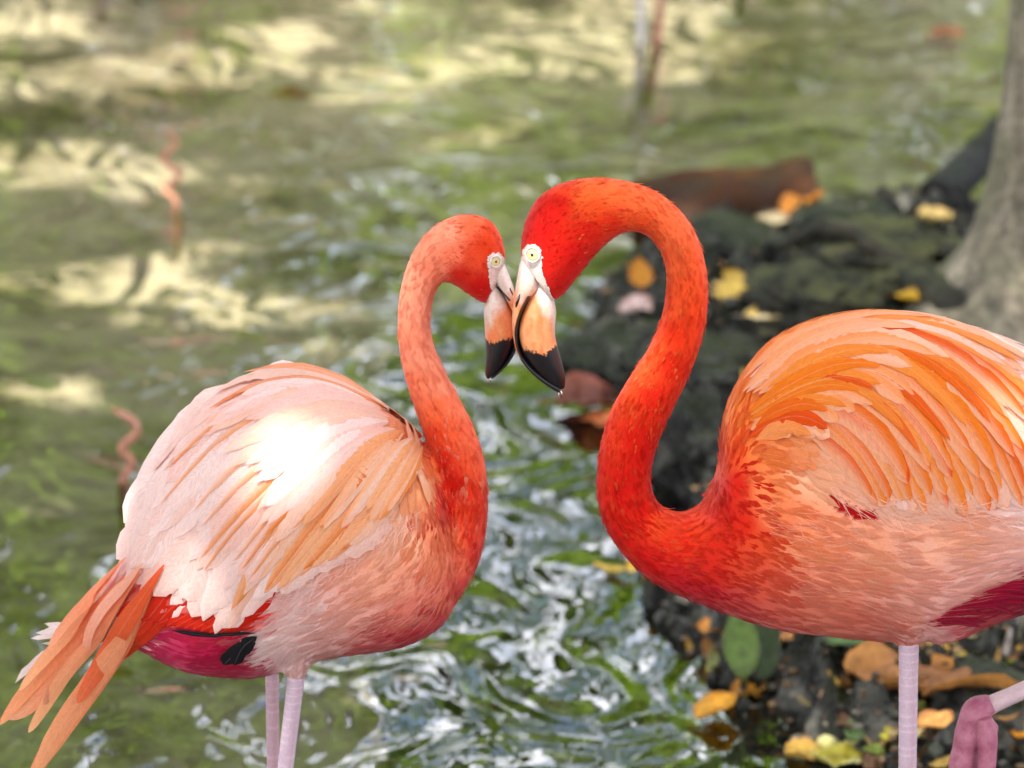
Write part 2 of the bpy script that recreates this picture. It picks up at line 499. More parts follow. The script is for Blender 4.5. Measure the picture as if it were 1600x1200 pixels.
# rocky bank (fine near the lens axis, coarser away)
bx_ = np.unique(np.concatenate([np.linspace(-0.25, 1.7, 165), np.linspace(1.7, 9, 50)]))
by_ = np.unique(np.concatenate([np.linspace(-3.5, 0.3, 60), np.linspace(0.3, 4.8, 300), np.linspace(4.8, 8, 40)]))
V, F = grid_mesh(bx_, by_, bank_z)
keep = bank_sd(V[:, 0], V[:, 1]) > -0.42
F = F[keep[F].all(1)]
used = np.unique(F); remap = -np.ones(len(V), int); remap[used] = np.arange(len(used))
structure(obj('rocky_bank', V[used], remap[F], M['bank']))
def bz(x, y):
    return float(bank_z([x], [y])[0])
def ground_pt(px, py):
    """point of the bank (or water surface) seen at a pixel"""
    d = ray(px, py)
    t_ = (0.35 - CAM.z) / d.z
    for _ in range(160):
        P = CAM + d * t_
        z = bz(P.x, P.y)
        if P.z <= max(z, 0.0):
            return P
        t_ += 0.012
    return P

# loose rocks on the bank
def rock(px, py, w_px, h_px, deep, label, m, seed, rot=0.0, sharp=0.35):
    P = ground_pt(px, py)
    s = (P - CAM).length / SP
    bm = bmesh.new()
    bmesh.ops.create_icosphere(bm, subdivisions=5, radius=1)
    rx, rz, ry = w_px * s / 2, h_px * s * 0.8, deep / 2
    rm = Matrix.Rotation(rot, 3, 'Z')
    for v_ in bm.verts:
        c = v_.co.copy()
        k = 1 + sharp * fbm(c.x * 1.3 + seed, c.y * 1.3, c.z * 1.3, 5) + 0.10 * abs(fbm(c.x * 5 + seed, c.y * 5, c.z * 5, 4))
        c *= k
        c = Vector((math.copysign(abs(c.x) ** 0.85, c.x), math.copysign(abs(c.y) ** 0.85, c.y), c.z))
        v_.co = rm @ Vector((c.x * rx, c.y * ry, c.z * rz))
    V = np.array([v_.co[:] for v_ in bm.verts]); F = [[v_.index for v_ in f.verts] for f in bm.faces]
    bm.free()
    base = Vector((P.x, P.y + ry * 0.3, P.z - 0.01))
    o = obj('rock', V, F, m)
    o.location = base
    return tag(o, label, 'rock', 'rocks along the bank')
rock(1265, 478, 210, 55, 0.35, 'low mossy rock with olive top just above the orange back feathers', M['rock'], 1.0, 0.1)
rock(1350, 445, 240, 40, 0.45, 'long mossy ledge of rock slanting down to the tree trunk base', M['rock'], 5.0, -0.35)
rock(1370, 400, 230, 36, 0.4, 'dark ridge of rock with pale mossy crest beside the trunk', M['rock'], 9.0, -0.45)
rock(1330, 362, 170, 40, 0.35, 'bluish grey rock on the far edge of the bank below the log', M['bank'], 12.0, 0.0)
rock(1150, 395, 190, 45, 0.35, 'dark wet rock on the bank behind the curved red neck', M['bank'], 16.0, 0.1)
rock(1090, 590, 260, 60, 0.4, 'dark wet ledge between the red neck and the orange back', M['bank'], 21.0, 0.05)
rock(1085, 735, 150, 120, 0.35, 'black boulder framed by the S bend of the red neck', M['bank'], 24.0, 0.2)
rock(960, 560, 150, 40, 0.3, 'low dark stone at the water edge below the two bills', M['bank'], 31.0, 0.0)
rock(1560, 1120, 170, 60, 0.3, 'dark rock behind the raised pink foot', M['bank'], 37.0, 0.3)

# half-sunk rusty brown chunk of wood
def sunk_wood():
    a, b_ = gp(985, 350), gp(1285, 345)
    s = (a - CAM).length / SP
    n, mm = 60, 22
    V = []
    for i in range(n):
        f = i / (n - 1)
        c = a.lerp(b_, f)
        top = (52 + 26 * f + 14 * fbm(f * 3, 1.0, 2.0, 2)) * s * sstep(0, 0.03, f + 0.005) * sstep(0, 0.05, 1.01 - f)
        for j in range(mm):
            th = 2 * math.pi * j / mm
            k = 1 + 0.16 * fbm(f * 3, math.cos(th) * 1.6, math.sin(th) * 1.6, 2)
            V.append((c.x, c.y + 0.10 + 0.14 * k * math.cos(th), 0.0 + top * k * math.sin(th)))
    V, F = close_tube(V, n, mm)
    P0 = a.lerp(b_, 0.5)
    o = obj('sunken_log', V, F, M['rust'], origin=(P0.x, P0.y, 0))
    tag(o, 'rust brown half sunken wood at the bank edge behind the orange neck bend', 'log')
sunk_wood()

# cut log poking out from behind the trunk
def cut_log():
    a = gp(1462, 330); b_ = gp(1640, 238)
    r_ = 0.042
    a = Vector((a.x, a.y, bz(a.x, a.y) * 0.5 + r_ + 0.03)); b_ = Vector((b_.x, b_.y, r_ + 0.10))
    root = empty('cut_log', a)
    n = 30
    pts = [a.lerp(b_, i / (n - 1)) + Vector((0, 0, 0.004 * fbm(i * 0.3, 2, 3, 3))) for i in range(n)]
    V, F = tube(pts, [r_ * (1 + 0.08 * fbm(i * 0.5, 7, 1, 3)) for i in range(n)], 20, 40)
    obj('log_bark', V, F, M['log'], root, a)
    d = (a - b_).normalized()
    V, F = tube([a - d * 0.002, a + d * 0.004], [r_ * 0.9, r_ * 0.82], 20, 4)
    obj('cut_face', V, F, M['logend'], root, a)
    tag(root, 'dark round cut log poking out from behind the grey trunk', 'log')
cut_log()

# ------------------------------------------------------------------ leaf cards for crowns
def leaf_cloud(P, L, W, nrm=None, flat=0.5):
    """P (n,3) centres; folded leaf of 6 verts each"""
    n = len(P)
    d = rng.normal(size=(n, 3)); d[:, 2] *= 0.6 if flat >= 0.5 else 1.0; d /= np.linalg.norm(d, axis=1)[:, None]
    u = rng.normal(size=(n, 3)) * (1 - flat)
    if flat >= 0.5:
        u[:, 2] += 1.0
    else:
        u += np.array(SUN) * 0.9          # leaves turn towards the light
    s = np.cross(d, u); s /= np.linalg.norm(s, axis=1)[:, None] + 1e-9
    nn = np.cross(s, d)
    L = L * rng.uniform(0.6, 1.3, n)[:, None]; W = W * rng.uniform(0.7, 1.2, n)[:, None]
    v0 = P - d * L / 2; v5 = P + d * L / 2 - nn * L * 0.12
    v1 = P - d * L * 0.12 + s * W / 2 + nn * W * 0.15; v2 = P - d * L * 0.12 - s * W / 2 + nn * W * 0.15
    v3 = P + d * L * 0.22 + s * W * 0.38 + nn * W * 0.05; v4 = P + d * L * 0.22 - s * W * 0.38 + nn * W * 0.05
    V = np.stack([v0, v1, v2, v3, v4, v5], 1).reshape(-1, 3)
    b_ = (np.arange(n) * 6)[:, None]
    F = np.concatenate([b_ + np.array([[0, 2, 1, 1]]), b_ + np.array([[1, 2, 4, 3]]), b_ + np.array([[3, 4, 5, 5]])])
    F = [tuple(dict.fromkeys(f)) for f in F.tolist()]
    return V, F
def crown_pts(c, rad, n, clumps, sd=0.16):
    cl = rng.normal(size=(clumps, 3)); cl /= np.linalg.norm(cl, axis=1)[:, None]
    cl *= rng.uniform(0.35, 1.0, clumps)[:, None] ** 0.6
    k = rng.integers(0, clumps, n)
    p_ = cl[k] * 0.85 + rng.normal(size=(n, 3)) * sd
    return np.array(c) + p_ * np.array(rad)

# ------------------------------------------------------------------ big tree on the bank whose crown shades the place
tx, ty = 0.995, 3.12
tz = 0.15
tree = empty('shade_tree', (tx, ty, tz))
tag(tree, 'grey barked tree with flared base standing behind the orange backed flamingo', 'tree')
V = []
prof = [(-0.25, 0.42), (-0.08, 0.34), (0.0, 0.262), (0.05, 0.215), (0.11, 0.175), (0.2, 0.145), (0.32, 0.126), (0.5, 0.114), (0.8, 0.11), (1.4, 0.105), (2.2, 0.10), (3.2, 0.095), (5.0, 0.085), (7.0, 0.065), (8.6, 0.03)]
q = catmull(prof, 90)
for z_, r_ in q:
    for j in range(40):
        th = 2 * math.pi * j / 40
        lob = 1 + 0.16 * math.exp(-max(0, z_) * 7) * math.cos(3 * th + 0.6) + 0.05 * fbm(math.cos(th) * 2, math.sin(th) * 2, z_ * 1.5, 3)
        V.append((tx + 0.02 * math.sin(z_ * 2) + r_ * lob * math.cos(th), ty + r_ * lob * math.sin(th), tz + z_))
V, F = close_tube(V, len(q), 40)
obj('trunk', V, F, M['bark'], tree, (tx, ty, tz))
for k_, (pth, r0_) in enumerate([([(1560, 500), (1500, 470), (1440, 440), (1370, 415), (1290, 402), (1220, 398)], .045), ([(1560, 520), (1490, 495), (1420, 468), (1340, 446), (1240, 440), (1180, 446)], .042), ([(1580, 470), (1520, 430), (1470, 395), (1400, 372), (1340, 366)], .04)]):
    pts = []
    for i_, (a, b_) in enumerate(pth):
        P = ground_pt(a, b_)
        pts.append((P.x, P.y, bz(P.x, P.y) + (0.012 if i_ % 2 else 0.004)))
    V, F = tube(pts, [r0_ * (1 - 0.75 * i_ / (len(pts) - 1)) * (1.2 if i_ == 0 else 1) for i_ in range(len(pts))], 12, 60)
    V = V + np.array([[0.006 * fbm(v_[0] * 14, v_[1] * 14, v_[2] * 14, 4)] * 3 for v_ in V])
    obj('root', V, F, M['rock'], tree, (tx, ty, tz))
HC = 5.2
def over(px_x, px_y, z=0.0, h=HC):
    P = gp(px_x, px_y, z)
    return P + SUN * ((h - z) / SUN.z)
for (ex_, ey_, ez_) in [(-2.2, -1.5, 7.8), (-4.0, -4.5, 7.6), (-2.0, -5.5, 7.4), (-0.6, -2.5, 7.9), (-5.6, -1.0, 7.8), (-3.0, 1.0, 8.0), (0.4, 0.5, 7.2)]:
    z0 = tz + 5.0 + random.random() * 1.4
    a = Vector((tx, ty, z0)); b_ = Vector((tx + ex_, ty + ey_, ez_))
    V, F = tube([a, a.lerp(b_, 0.35) + Vector((0, 0, 0.3)), a.lerp(b_, 0.7) + Vector((0.1, 0.1, 0.2)), b_], [0.06, 0.045, 0.03, 0.01], 8, 14)
    obj('limb', V, F, M['bark'], tree, (tx, ty, tz))
# crown leaves: dense over the birds, looser over the pond; real gaps let sun flecks through
nl = 26000
cx0, cx1, cy0, cy1 = -4.2, 2.2, -1.0, 8.2       # ground area that is shaded
gxp = rng.uniform(cx0, cx1, nl); gyp = rng.uniform(cy0, cy1, nl)
hz = rng.uniform(6.8, 9.0, nl)
off = SUN.xy / SUN.z
Pc = np.stack([gxp + off.x * hz, gyp + off.y * hz, hz], -1)
gaps = []                                        # (ground x, ground y, radius) at z = level
def gap(px, py, r_, z=-0.18):
    P = gp(px, py, z); gaps.append((P.x - off.x * z, P.y - off.y * z, r_))
for g_ in [(70, 110, .30), (170, 130, .22), (330, 95, .24), (430, 60, .2), (30, 250, .2), (140, 255, .22), (210, 280, .14), (90, 420, .16), (200, 430, .17), (330, 460, .16), (440, 470, .12),
           (260, 490, .14), (60, 600, .10), (120, 600, .09), (620, 110, .24), (560, 130, .16), (720, 75, .16), (490, 555, .10), (560, 560, .08), (880, 30, .28), (960, 55, .2), (760, 190, .12),
           (640, 1065, .10), (680, 1050, .07), (830, 970, .07), (60, 780, .06), (20, 30, .3), (560, 8, .2), (300, 380, .12), (800, 90, .18), (1005, 70, .42), (1140, 480, .03), (1000, 470, .02), (1205, 510, .02), (1310, 440, .03), (1430, 480, .02), (1480, 1090, .02), (1120, 1120, .02), (1010, -20, .5)]:
    gap(*g_)
for (px_, py_, r_) in [(450, 645, .006), (428, 690, .0)]:
    P = at(px_, py_, 0.06 - 0.10); gaps.append((P.x - off.x * P.z, P.y - off.y * P.z, r_))
def sun_gap(P):
    gx_ = P[:, 0] - off.x * P[:, 2]; gy_ = P[:, 1] - off.y * P[:, 2]
    ok = np.ones(len(P), bool)
    for (a_, b_, r_) in gaps:
        th = np.arctan2(gy_ - b_, gx_ - a_)
        wob = 1 + 0.25 * np.sin(th * 3 + a_ * 20) + 0.18 * np.sin(th * 7 + b_ * 30)
        ok &= np.hypot(gx_ - a_, gy_ - b_) > r_ * 0.74 * wob + 0.05
    return ok
ok = sun_gap(Pc)
V, F = leaf_cloud(Pc[ok], 0.20, 0.11)
cr = obj('crown', V, F, M['leaf_c'], tree, (tx, ty, tz), smooth=False)

# unseen trees added round the pond to block sky light over the place
def sky_block_tree(x, y, h_, rx, rz, label, n):
    z0 = 0.5
    root = empty('shade_tree', (x, y, z0))
    V, F = tube([(x, y, z0 - 0.4), (x + 0.1, y, z0 + h_ * 0.4), (x - 0.1, y + 0.1, z0 + h_)], [0.2, 0.15, 0.07], 12, 16)
    obj('trunk', V, F, M['bark'], root, (x, y, z0))
    P = crown_pts((x, y, z0 + h_), (rx, rx, rz), n, 70)
    P = P[sun_gap(P) & (P[:, 2] > 3.0)]
    V, F = leaf_cloud(P, 0.34, 0.19)
    obj('crown', V, F, M['leaf_c'], root, (x, y, z0), smooth=False)
    tag(root, label, 'tree', 'unseen trees added to block sky')
sky_block_tree(-6.5, -0.5, 5.0, 4.4, 1.6, 'unseen tree added to block sky on the left side of the pond', 9000)
sky_block_tree(5.5, -1.5, 5.4, 4.2, 1.7, 'unseen tree added to block sky to the right of the flamingos', 9000)
sky_block_tree(-3.0, -8.0, 5.6, 4.2, 1.6, 'unseen tree added to block sky left of the camera', 6000)
sky_block_tree(3.6, -9.5, 6.2, 4.2, 1.8, 'unseen tree added to block sky right of the camera', 5000)
sky_block_tree(0.2, -12.0, 5.2, 4.0, 2.4, 'unseen tree added to block sky straight behind the camera', 6500)
sky_block_tree(-8.5, -6.5, 5.0, 4.2, 2.6, 'unseen tree added to block sky far left of the camera', 6500)
sky_block_tree(9.0, -6.5, 5.0, 4.2, 2.6, 'unseen tree added to block sky far right of the camera', 6500)
sky_block_tree(7.0, 5.0, 5.2, 3.8, 2.2, 'unseen tree added to block sky behind the rocky bank on the right', 5000)
sky_block_tree(-8.0, 6.0, 5.0, 3.6, 2.2, 'unseen tree added to block sky on the far left shore', 5000)

# ------------------------------------------------------------------ far bank: trees and saplings that the water mirrors
def far_tree(x, y, h_, rx, rz, m, label, n, trunk_m='darkbark', tr=0.07):
    if m == 'leaf_d':
        n = 9000
    z0 = 0.25
    root = empty('far_bank_tree', (x, y, z0))
    V, F = tube([(x, y, z0 - 0.3), (x + 0.05, y, z0 + h_ * 0.4), (x - 0.04, y, z0 + h_ * 0.9)], [tr, tr * 0.8, tr * 0.35], 10, 14)
    obj('trunk', V, F, M[trunk_m], root, (x, y, z0))
    P = crown_pts((x, y, z0 + h_ - rz * 0.7), (rx, rx * 0.8, rz), n, 64, 0.062)
    P[:, 2] = np.maximum(P[:, 2], z0 + 0.05 + 0.2 * rng.random(n))
    V, F = leaf_cloud(P, 0.17 if m != 'leaf_d' else 0.3, 0.085 if m != 'leaf_d' else 0.17, flat=0.3)
    obj('crown', V, F, M[m], root, (x, y, z0), smooth=False)
    return tag(root, label, 'tree', 'trees of the far bank')
M['leaf_d'] = leaf_mat('leaf_painted_shade', (0.012, 0.022, 0.005), (0.035, 0.055, 0.01), 0.15)  # near-black leaf colour paints deep shade behind the bright crowns
FT = [(-7.0, 14.5, 12.0, 2.6, 6.6, 'leaf_d', 'added backdrop tree coloured as deep shade behind the far left shore trees'),
      (-4.6, 14.0, 12.5, 2.4, 6.9, 'leaf_d', 'added backdrop tree coloured as deep shade behind the bright green tree on the far bank'),
      (-2.3, 13.6, 11.8, 1.9, 6.6, 'leaf_d', 'added backdrop tree coloured as deep shade behind the yellow green tree on the far bank'),
      (2.9, 13.6, 12.0, 1.9, 6.6, 'leaf_d', 'added backdrop tree coloured as deep shade behind the bright leafy tree on the far bank'),
      (5.2, 14.0, 12.4, 2.4, 6.9, 'leaf_d', 'added backdrop tree coloured as deep shade behind the deep green tree on the far bank'),
      (-6.2, 9.9, 9.5, 2.2, 5.6, 'leaf_b', 'deep green tree mirrored at the far left of the pond'),
      (-3.5, 10.4, 10.0, 2.0, 6.0, 'leaf_a', 'bright green tree mirrored behind the sunlit sand patches'),
      (-1.5, 9.7, 9.6, 1.45, 5.6, 'leaf_a', 'yellow green tree mirrored above the pale flamingo'),
      (0.15, 11.4, 2.5, 0.9, 1.4, 'leaf_b', 'low dark tree mirrored between the two flamingos'),
      (0.35, 12.4, 6.6, 1.2, 3.2, 'leaf_a', 'thin airy tree rising behind the low dark tree on the far bank'),
      (1.95, 9.5, 9.4, 1.4, 5.6, 'leaf_a', 'bright leafy tree mirrored left of the grey trunk'),
      (3.9, 10.2, 10.0, 1.7, 5.8, 'leaf_b', 'deep green tree mirrored behind the grey trunk'),
      (6.2, 10.0, 9.8, 2.1, 5.8, 'leaf_a', 'tall bright tree beyond the grey trunk on the far bank')]
def far_shrub(x, y, h_, rx, m, label):
    z0 = 0.1
    root = empty('shrub', (x, y, z0))
    for k in range(3):
        V, F = tube([(x, y, z0 - 0.2), (x + 0.15 * (k - 1), y + 0.05 * k, z0 + h_ * 0.7)], [0.02, 0.008], 6, 6)
        obj('stem', V, F, M['darkbark'], root, (x, y, z0))
    P = crown_pts((x, y, z0 + h_ * 0.5), (rx, rx * 0.7, h_ * 0.62), int(1100 * h_), 34)
    P[:, 2] = np.maximum(P[:, 2], z0 - 0.05)
    V, F = leaf_cloud(P, 0.15, 0.075, flat=0.3)
    obj('foliage', V, F, M[m], root, (x, y, z0), smooth=False)
    tag(root, label, 'shrub', 'shrubs along the far shore')
for i_, (x_, h_, m_) in enumerate([(-5.2, 1.5, 'leaf_b'), (-4.1, 1.2, 'leaf_a'), (-3.1, 1.6, 'leaf_b'), (-2.2, 1.2, 'leaf_a'), (-1.2, 1.7, 'leaf_b'), (-0.4, 1.3, 'leaf_a'), (0.5, 1.5, 'leaf_b'), (1.25, 1.2, 'leaf_a'), (2.2, 1.7, 'leaf_b'), (3.2, 1.4, 'leaf_a'), (4.3, 1.6, 'leaf_b'), (5.4, 1.3, 'leaf_a')]):
    far_shrub(x_, 8.35 + 0.3 * (i_ % 3), h_ * (1.0 if abs(x_ - 0.2) < 0.8 else 1.75), 0.8, m_, '%s %s shrub on the far shore, %s' % (('tall', 'low')[h_ < 1.45], ('deep green', 'yellow green')[m_ == 'leaf_a'], ('at the left end of the row', 'below the deep green tree', 'beside the bright green tree', 'under the yellow green tree', 'right of the yellow green tree', 'left of the low dark tree', 'in front of the low dark tree', 'right of the low dark tree', 'under the bright leafy tree', 'between bright leafy tree and deep green tree', 'right of the deep green tree', 'at the right end of the row')[i_]))
for a_ in FT:
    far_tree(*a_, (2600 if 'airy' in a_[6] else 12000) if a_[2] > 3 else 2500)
def sapling(px, py, h_, lean, r_, m, label, n=1, spread=0.05):
    P = gp(px, py, -0.05)
    root = empty('sapling', P)
    for k in range(n):
        o_ = (k - (n - 1) / 2) * spread
        pts = [P + Vector((o_ * 0.3, 0, -0.15)), P + Vector((o_ + lean * 0.3 + 0.03, 0.01, h_ * 0.12)), P + Vector((o_ * 1.6 + lean * 0.6 - 0.03, 0, h_ * 0.4)), P + Vector((o_ * 2 + lean, 0.03, h_))]
        V, F = tube(pts, [r_, r_ * 0.9, r_ * 0.75, r_ * 0.4], 9, 22)
        obj('stem', V, F, M[m if k == 0 else 'redbark'], root, P)
    tag(root, label, 'sapling', 'slender saplings at the far side of the pond')
sapling(1000, 100, 1.5, -0.02, 0.013, 'whitebark', 'pale twin stemmed sapling rising from the water above the taller head', 2, 0.05)
sapling(1155, -60, 1.8, 0.0, 0.013, 'darkbark', 'thin dark straight stem mirrored right of the pale twin stems')
sapling(255, -70, 1.35, 0.05, 0.022, 'redbark', 'reddish stem mirrored as a wavy line over the sand patches')
sapling(150, -40, 0.9, 0.03, 0.018, 'palebark', 'pale stem mirrored beside the reddish wavy line')

def stick(pxs, r_, m, label, name='stick'):  # added sticks stand in for wavy reflection streaks on the water
    P0 = gp(*pxs[0])
    pts = [np.array(P0) - [0, 0, 0.12]] + [np.array(at(a, b_, P0.y + 0.01 * i)) for i, (a, b_) in enumerate(pxs)]
    V, F = tube(pts, [r_] * (len(pts) - 1) + [r_ * .5], 8, len(pts) * 6)
    tag(obj(name, V, F, M[m], origin=P0), label, 'stick', 'added sticks standing in for reflections')
stick([(276, 318), (258, 296), (280, 274), (254, 248), (274, 224), (258, 200)], .0065, 'salmon', 'added crooked stick standing in for a reddish reflection among the sand patches')
stick([(192, 752), (208, 725), (190, 700), (214, 676), (204, 655), (176, 640)], .008, 'salmon', 'added bent stick standing in for a pinkish reflection left of the pale wing')
# ================================================================== FLAMINGOS
def idw(Q, ctrl, vals, power=3.2):
    """Q (n,2) pixels; ctrl (k,2); vals (k,c)"""
    d = np.linalg.norm(Q[:, None, :] - ctrl[None], axis=2) + 3.0
    w_ = d ** -power
    w_ /= w_.sum(1)[:, None]
    return w_ @ vals
def in_poly(Q, poly):
    x, y = Q[:, 0], Q[:, 1]
    ins = np.zeros(len(Q), bool)
    k = len(poly)
    for i in range(k):
        a, b_ = poly[i], poly[(i + 1) % k]
        ins ^= ((a[1] > y) != (b_[1] > y)) & (x < a[0] + (y - a[1]) / (b_[1] - a[1] + 1e-9) * (b_[0] - a[0]))
    return ins
def remeshed(parts, voxel, smooth_it):
    V, F = merge(parts)
    me = bpy.data.meshes.new('tmp'); me.from_pydata(V.tolist(), [], F); me.update()
    o = bpy.data.objects.new('tmp', me); C.objects.link(o)
    md = o.modifiers.new('r', 'REMESH'); md.mode = 'VOXEL'; md.voxel_size = voxel
    ms_ = o.modifiers.new('s', 'SMOOTH'); ms_.factor = 0.5; ms_.iterations = smooth_it
    dg = bpy.context.evaluated_depsgraph_get()
    out = bpy.data.meshes.new_from_object(o.evaluated_get(dg))
    bpy.data.objects.remove(o); bpy.data.meshes.remove(me)
    nv = len(out.vertices); V = np.zeros(nv * 3); out.vertices.foreach_get('co', V); V = V.reshape(-1, 3)
    F = [list(p_.vertices) for p_ in out.polygons]
    bpy.data.meshes.remove(out)
    return V, F

class Bird:
    def __init__(s, Y, base):
        s.Y = Y
        s.nr = None
        s.mott = None
        s.root = empty('flamingo', base)
        s.org = Vector(base)
    def part(s, name, V, F, m, col=None, fuv=None, parent=None, kind=None, smooth=True, nrm=None):
        if col is not None:
            col = np.broadcast_to(np.asarray(col, float), (len(V), 3))
        return obj(name, V, F, m, parent or s.root, s.org, smooth, col, fuv, kind, s.nr if (nrm is None and s.nr is not None and name in ('feather', 'tail') and len(s.nr) == len(V)) else nrm)
    def set_body(s, parts, voxel=0.0042, it=7):
        s.V, s.F = remeshed(parts, voxel, it)
        s.bvh = BVHTree.FromPolygons([Vector(v_) for v_ in s.V], s.F)
    def color(s, Q, jit):
        Qj = Q + rng.normal(size=Q.shape) * jit * 0.22
        for i in range(len(Q)):
            a_ = Vector((Q[i, 0] / 15.0, Q[i, 1] / 15.0, s.Y * 40))
            nv = mnoise.noise_vector(a_)
            nw = mnoise.noise_vector(a_ * 3.1)
            j_ = float(np.ravel(jit)[i % np.size(jit)])
            Qj[i, 0] += j_ * (1.5 * nv.x + 0.8 * nw.x); Qj[i, 1] += j_ * (1.5 * nv.y + 0.8 * nw.y)
        return idw(Qj, s.cc, s.cv, 4.0)
    def plumage(s, n, name='plumage', skip=(), parent=None):
        V, F = s.V, np.array([f if len(f) == 4 else f + [f[-1]] for f in s.F])
        A = V[F[:, 0]]; B = V[F[:, 1]]; Cc = V[F[:, 2]]; D = V[F[:, 3]]
        ctr = (A + B + Cc + D) / 4
        area = np.linalg.norm(np.cross(Cc - A, D - B), axis=1)
        size = idw(proj(ctr), s.dc, s.ds)
        wgt = area / (size[:, 0] * size[:, 1]); wgt /= wgt.sum()
        k = rng.choice(len(F), n, p=wgt)
        u, v_ = rng.random((2, n))[:, :, None]
        P = (A[k] * (1 - u) + B[k] * u) * (1 - v_) + (D[k] * (1 - u) + Cc[k] * u) * v_
        Q = proj(P)
        ok_ = np.ones(n, bool)
        for poly in skip:
            ok_ &= ~in_poly(Q, poly)
        P, Q = P[ok_], Q[ok_]; n = len(P)
        dv = idw(Q, s.dc, s.dv); sz = idw(Q, s.dc, s.ds)
        dv += rng.normal(size=dv.shape) * 0.10
        D3 = dv[:, :1] * np.array(RT) - dv[:, 1:2] * np.array((0, 0, 1.0))
        L = sz[:, 0] / 1400 * rng.uniform(0.7, 1.3, n); W = sz[:, 1] / 1400 * rng.uniform(0.8, 1.2, n)
        lift = np.where((rng.random(n) < 0.05) & (sz[:, 0] < 27), rng.uniform(0.15, 0.35, n), rng.uniform(0.015, 0.075, n))
        jit = np.clip(sz[:, 0] * 0.55, 7, 15)[:, None]
        col = s.color(Q, jit) * rng.uniform(0.96, 1.03, n)[:, None]
        small = np.clip((27 - sz[:, 0]) / 8, 0, 1)
        for i in range(n):
            if small[i] > 0 and s.mott is not None:
                ca = dv[i] / (np.linalg.norm(dv[i]) + 1e-9)
                al = Q[i] @ ca; ac = Q[i] @ np.array([-ca[1], ca[0]])
                k_ = fbm(al / 26 + s.Y * 30, ac / 9, P[i, 1] * 60, 4)
                amt = s.mott(Q[i]) * small[i]
                a_ = min(1, max(0, (k_ - 0.02) * 2.6)) * amt
                col[i] = col[i] * (1 - a_) + s.mcol * a_
                d_ = min(1, max(0, (-k_ - 0.12) * 2.2)) * amt * 0.6
                col[i] = col[i] * (1 - d_) + s.mdark * d_
        ts = (0.0, 0.4, 0.75, 1.0); ws = (0.55, 1.0, 0.75, 0.0)
        VV = np.zeros((n, 10, 3)); NN = np.zeros((n, 10, 3)); UV = np.zeros((n, 10, 3)); CC = np.repeat(col[:, None, :], 10, 1)
        tipc = s.color(Q, jit * 1.3)
        CC[:, 6:9] = CC[:, 6:9] * 0.6 + tipc[:, None] * 0.4; CC[:, 9] = CC[:, 9] * 0.4 + tipc * 0.6
        fn = s.bvh.find_nearest
        for i in range(n):
            p0 = Vector(P[i]); h = fn(p0)
            nn = h[1]; d = Vector(D3[i]); d = d - nn * d.dot(nn)
            if d.length < 1e-4:
                d = Vector((0, 0, -1)) - nn * nn.z
            d.normalize()
            idx = 0
            for t_, w_ in zip(ts, ws):
                q_ = p0 + d * (L[i] * t_)
                h = fn(q_)
                if t_ > 0:
                    nn = h[1]
                c_ = h[0] + nn * (L[i] * t_ * lift[i] - 0.0006 + 0.0003)
                if (h[0] - q_).length > L[i] * 0.5:
                    c_ = q_
                sd = nn.cross(d); sd.normalize()
                if t_ < 1:
                    hw = W[i] * 0.5 * w_
                    VV[i, idx] = c_ + sd * hw - nn * hw * 0.22; VV[i, idx + 1] = c_; VV[i, idx + 2] = c_ - sd * hw - nn * hw * 0.22
                    NN[i, idx] = nn + sd * 0.18; NN[i, idx + 1] = nn; NN[i, idx + 2] = nn - sd * 0.18
                    UV[i, idx, 0] = 1; UV[i, idx + 1, 0] = 0.2; UV[i, idx + 2, 0] = 1
                    UV[i, idx:idx + 3, 1] = t_
                    idx += 3
                else:
                    VV[i, 9] = c_; NN[i, 9] = nn; UV[i, 9, 0] = 0.2; UV[i, 9, 1] = 1
        UV[:, :, 2] = rng.random(n)[:, None] * 40
        b_ = (np.arange(n) * 10)[:, None]
        F4 = np.concatenate([b_ + np.array([f]) for f in ([0, 1, 4, 3], [1, 2, 5, 4], [3, 4, 7, 6], [4, 5, 8, 7])])
        F3 = np.concatenate([b_ + np.array([f]) for f in ([6, 7, 9], [7, 8, 9])])
        Fs = F4.tolist() + F3.tolist()
        return s.part(name, VV.reshape(-1, 3), Fs, M['feather'], CC.reshape(-1, 3), UV.reshape(-1, 3), parent, 'stuff', nrm=NN.reshape(-1, 3))
    def wisps(s, poly, n, ln, wd, col, parent, spread=0.35, lift=0.25):
        P = []
        xs = [p_[0] for p_ in poly]; ys = [p_[1] for p_ in poly]
        while len(P) < n:
            q_ = (random.uniform(min(xs), max(xs)), random.uniform(min(ys), max(ys)))
            if in_poly(np.array([q_]), poly)[0]:
                P.append(q_)
        Pq = np.array(P); dv = idw(Pq, s.dc, s.dv)
        cols = s.color(Pq, 10) * 0.45 + np.asarray(col) * 0.55
        V, F, CC, UV, NN = [], [], [], [], []
        for i in range(n):
            h = s.bvh.ray_cast(CAM, ray(*Pq[i]))
            if h[0] is None:
                continue
            nn = h[1]; d = Vector((dv[i, 0] + random.gauss(0, spread), random.gauss(0, spread * .5), -dv[i, 1] + random.gauss(0, spread)))
            d = (d - nn * d.dot(nn)).normalized(); sd = nn.cross(d)
            l_ = ln / 1400 * random.uniform(.6, 1.4); b_ = len(V); cv = random.uniform(-.25, .25); w_ = wd / 1400
            o_ = random.uniform(0.002, 0.010)
            for k in range(4):
                t_ = k / 3
                c_ = h[0] + d * (l_ * t_) + sd * (cv * l_ * t_ * t_) + nn * (o_ + l_ * lift * t_ * (1 - 0.6 * t_))
                for sg in (1, -1):
                    V.append(np.array(c_ + sd * (sg * w_ * (1 - 0.75 * t_)))); CC.append(cols[i]); UV.append((0.5, t_, i)); NN.append(np.array(nn))
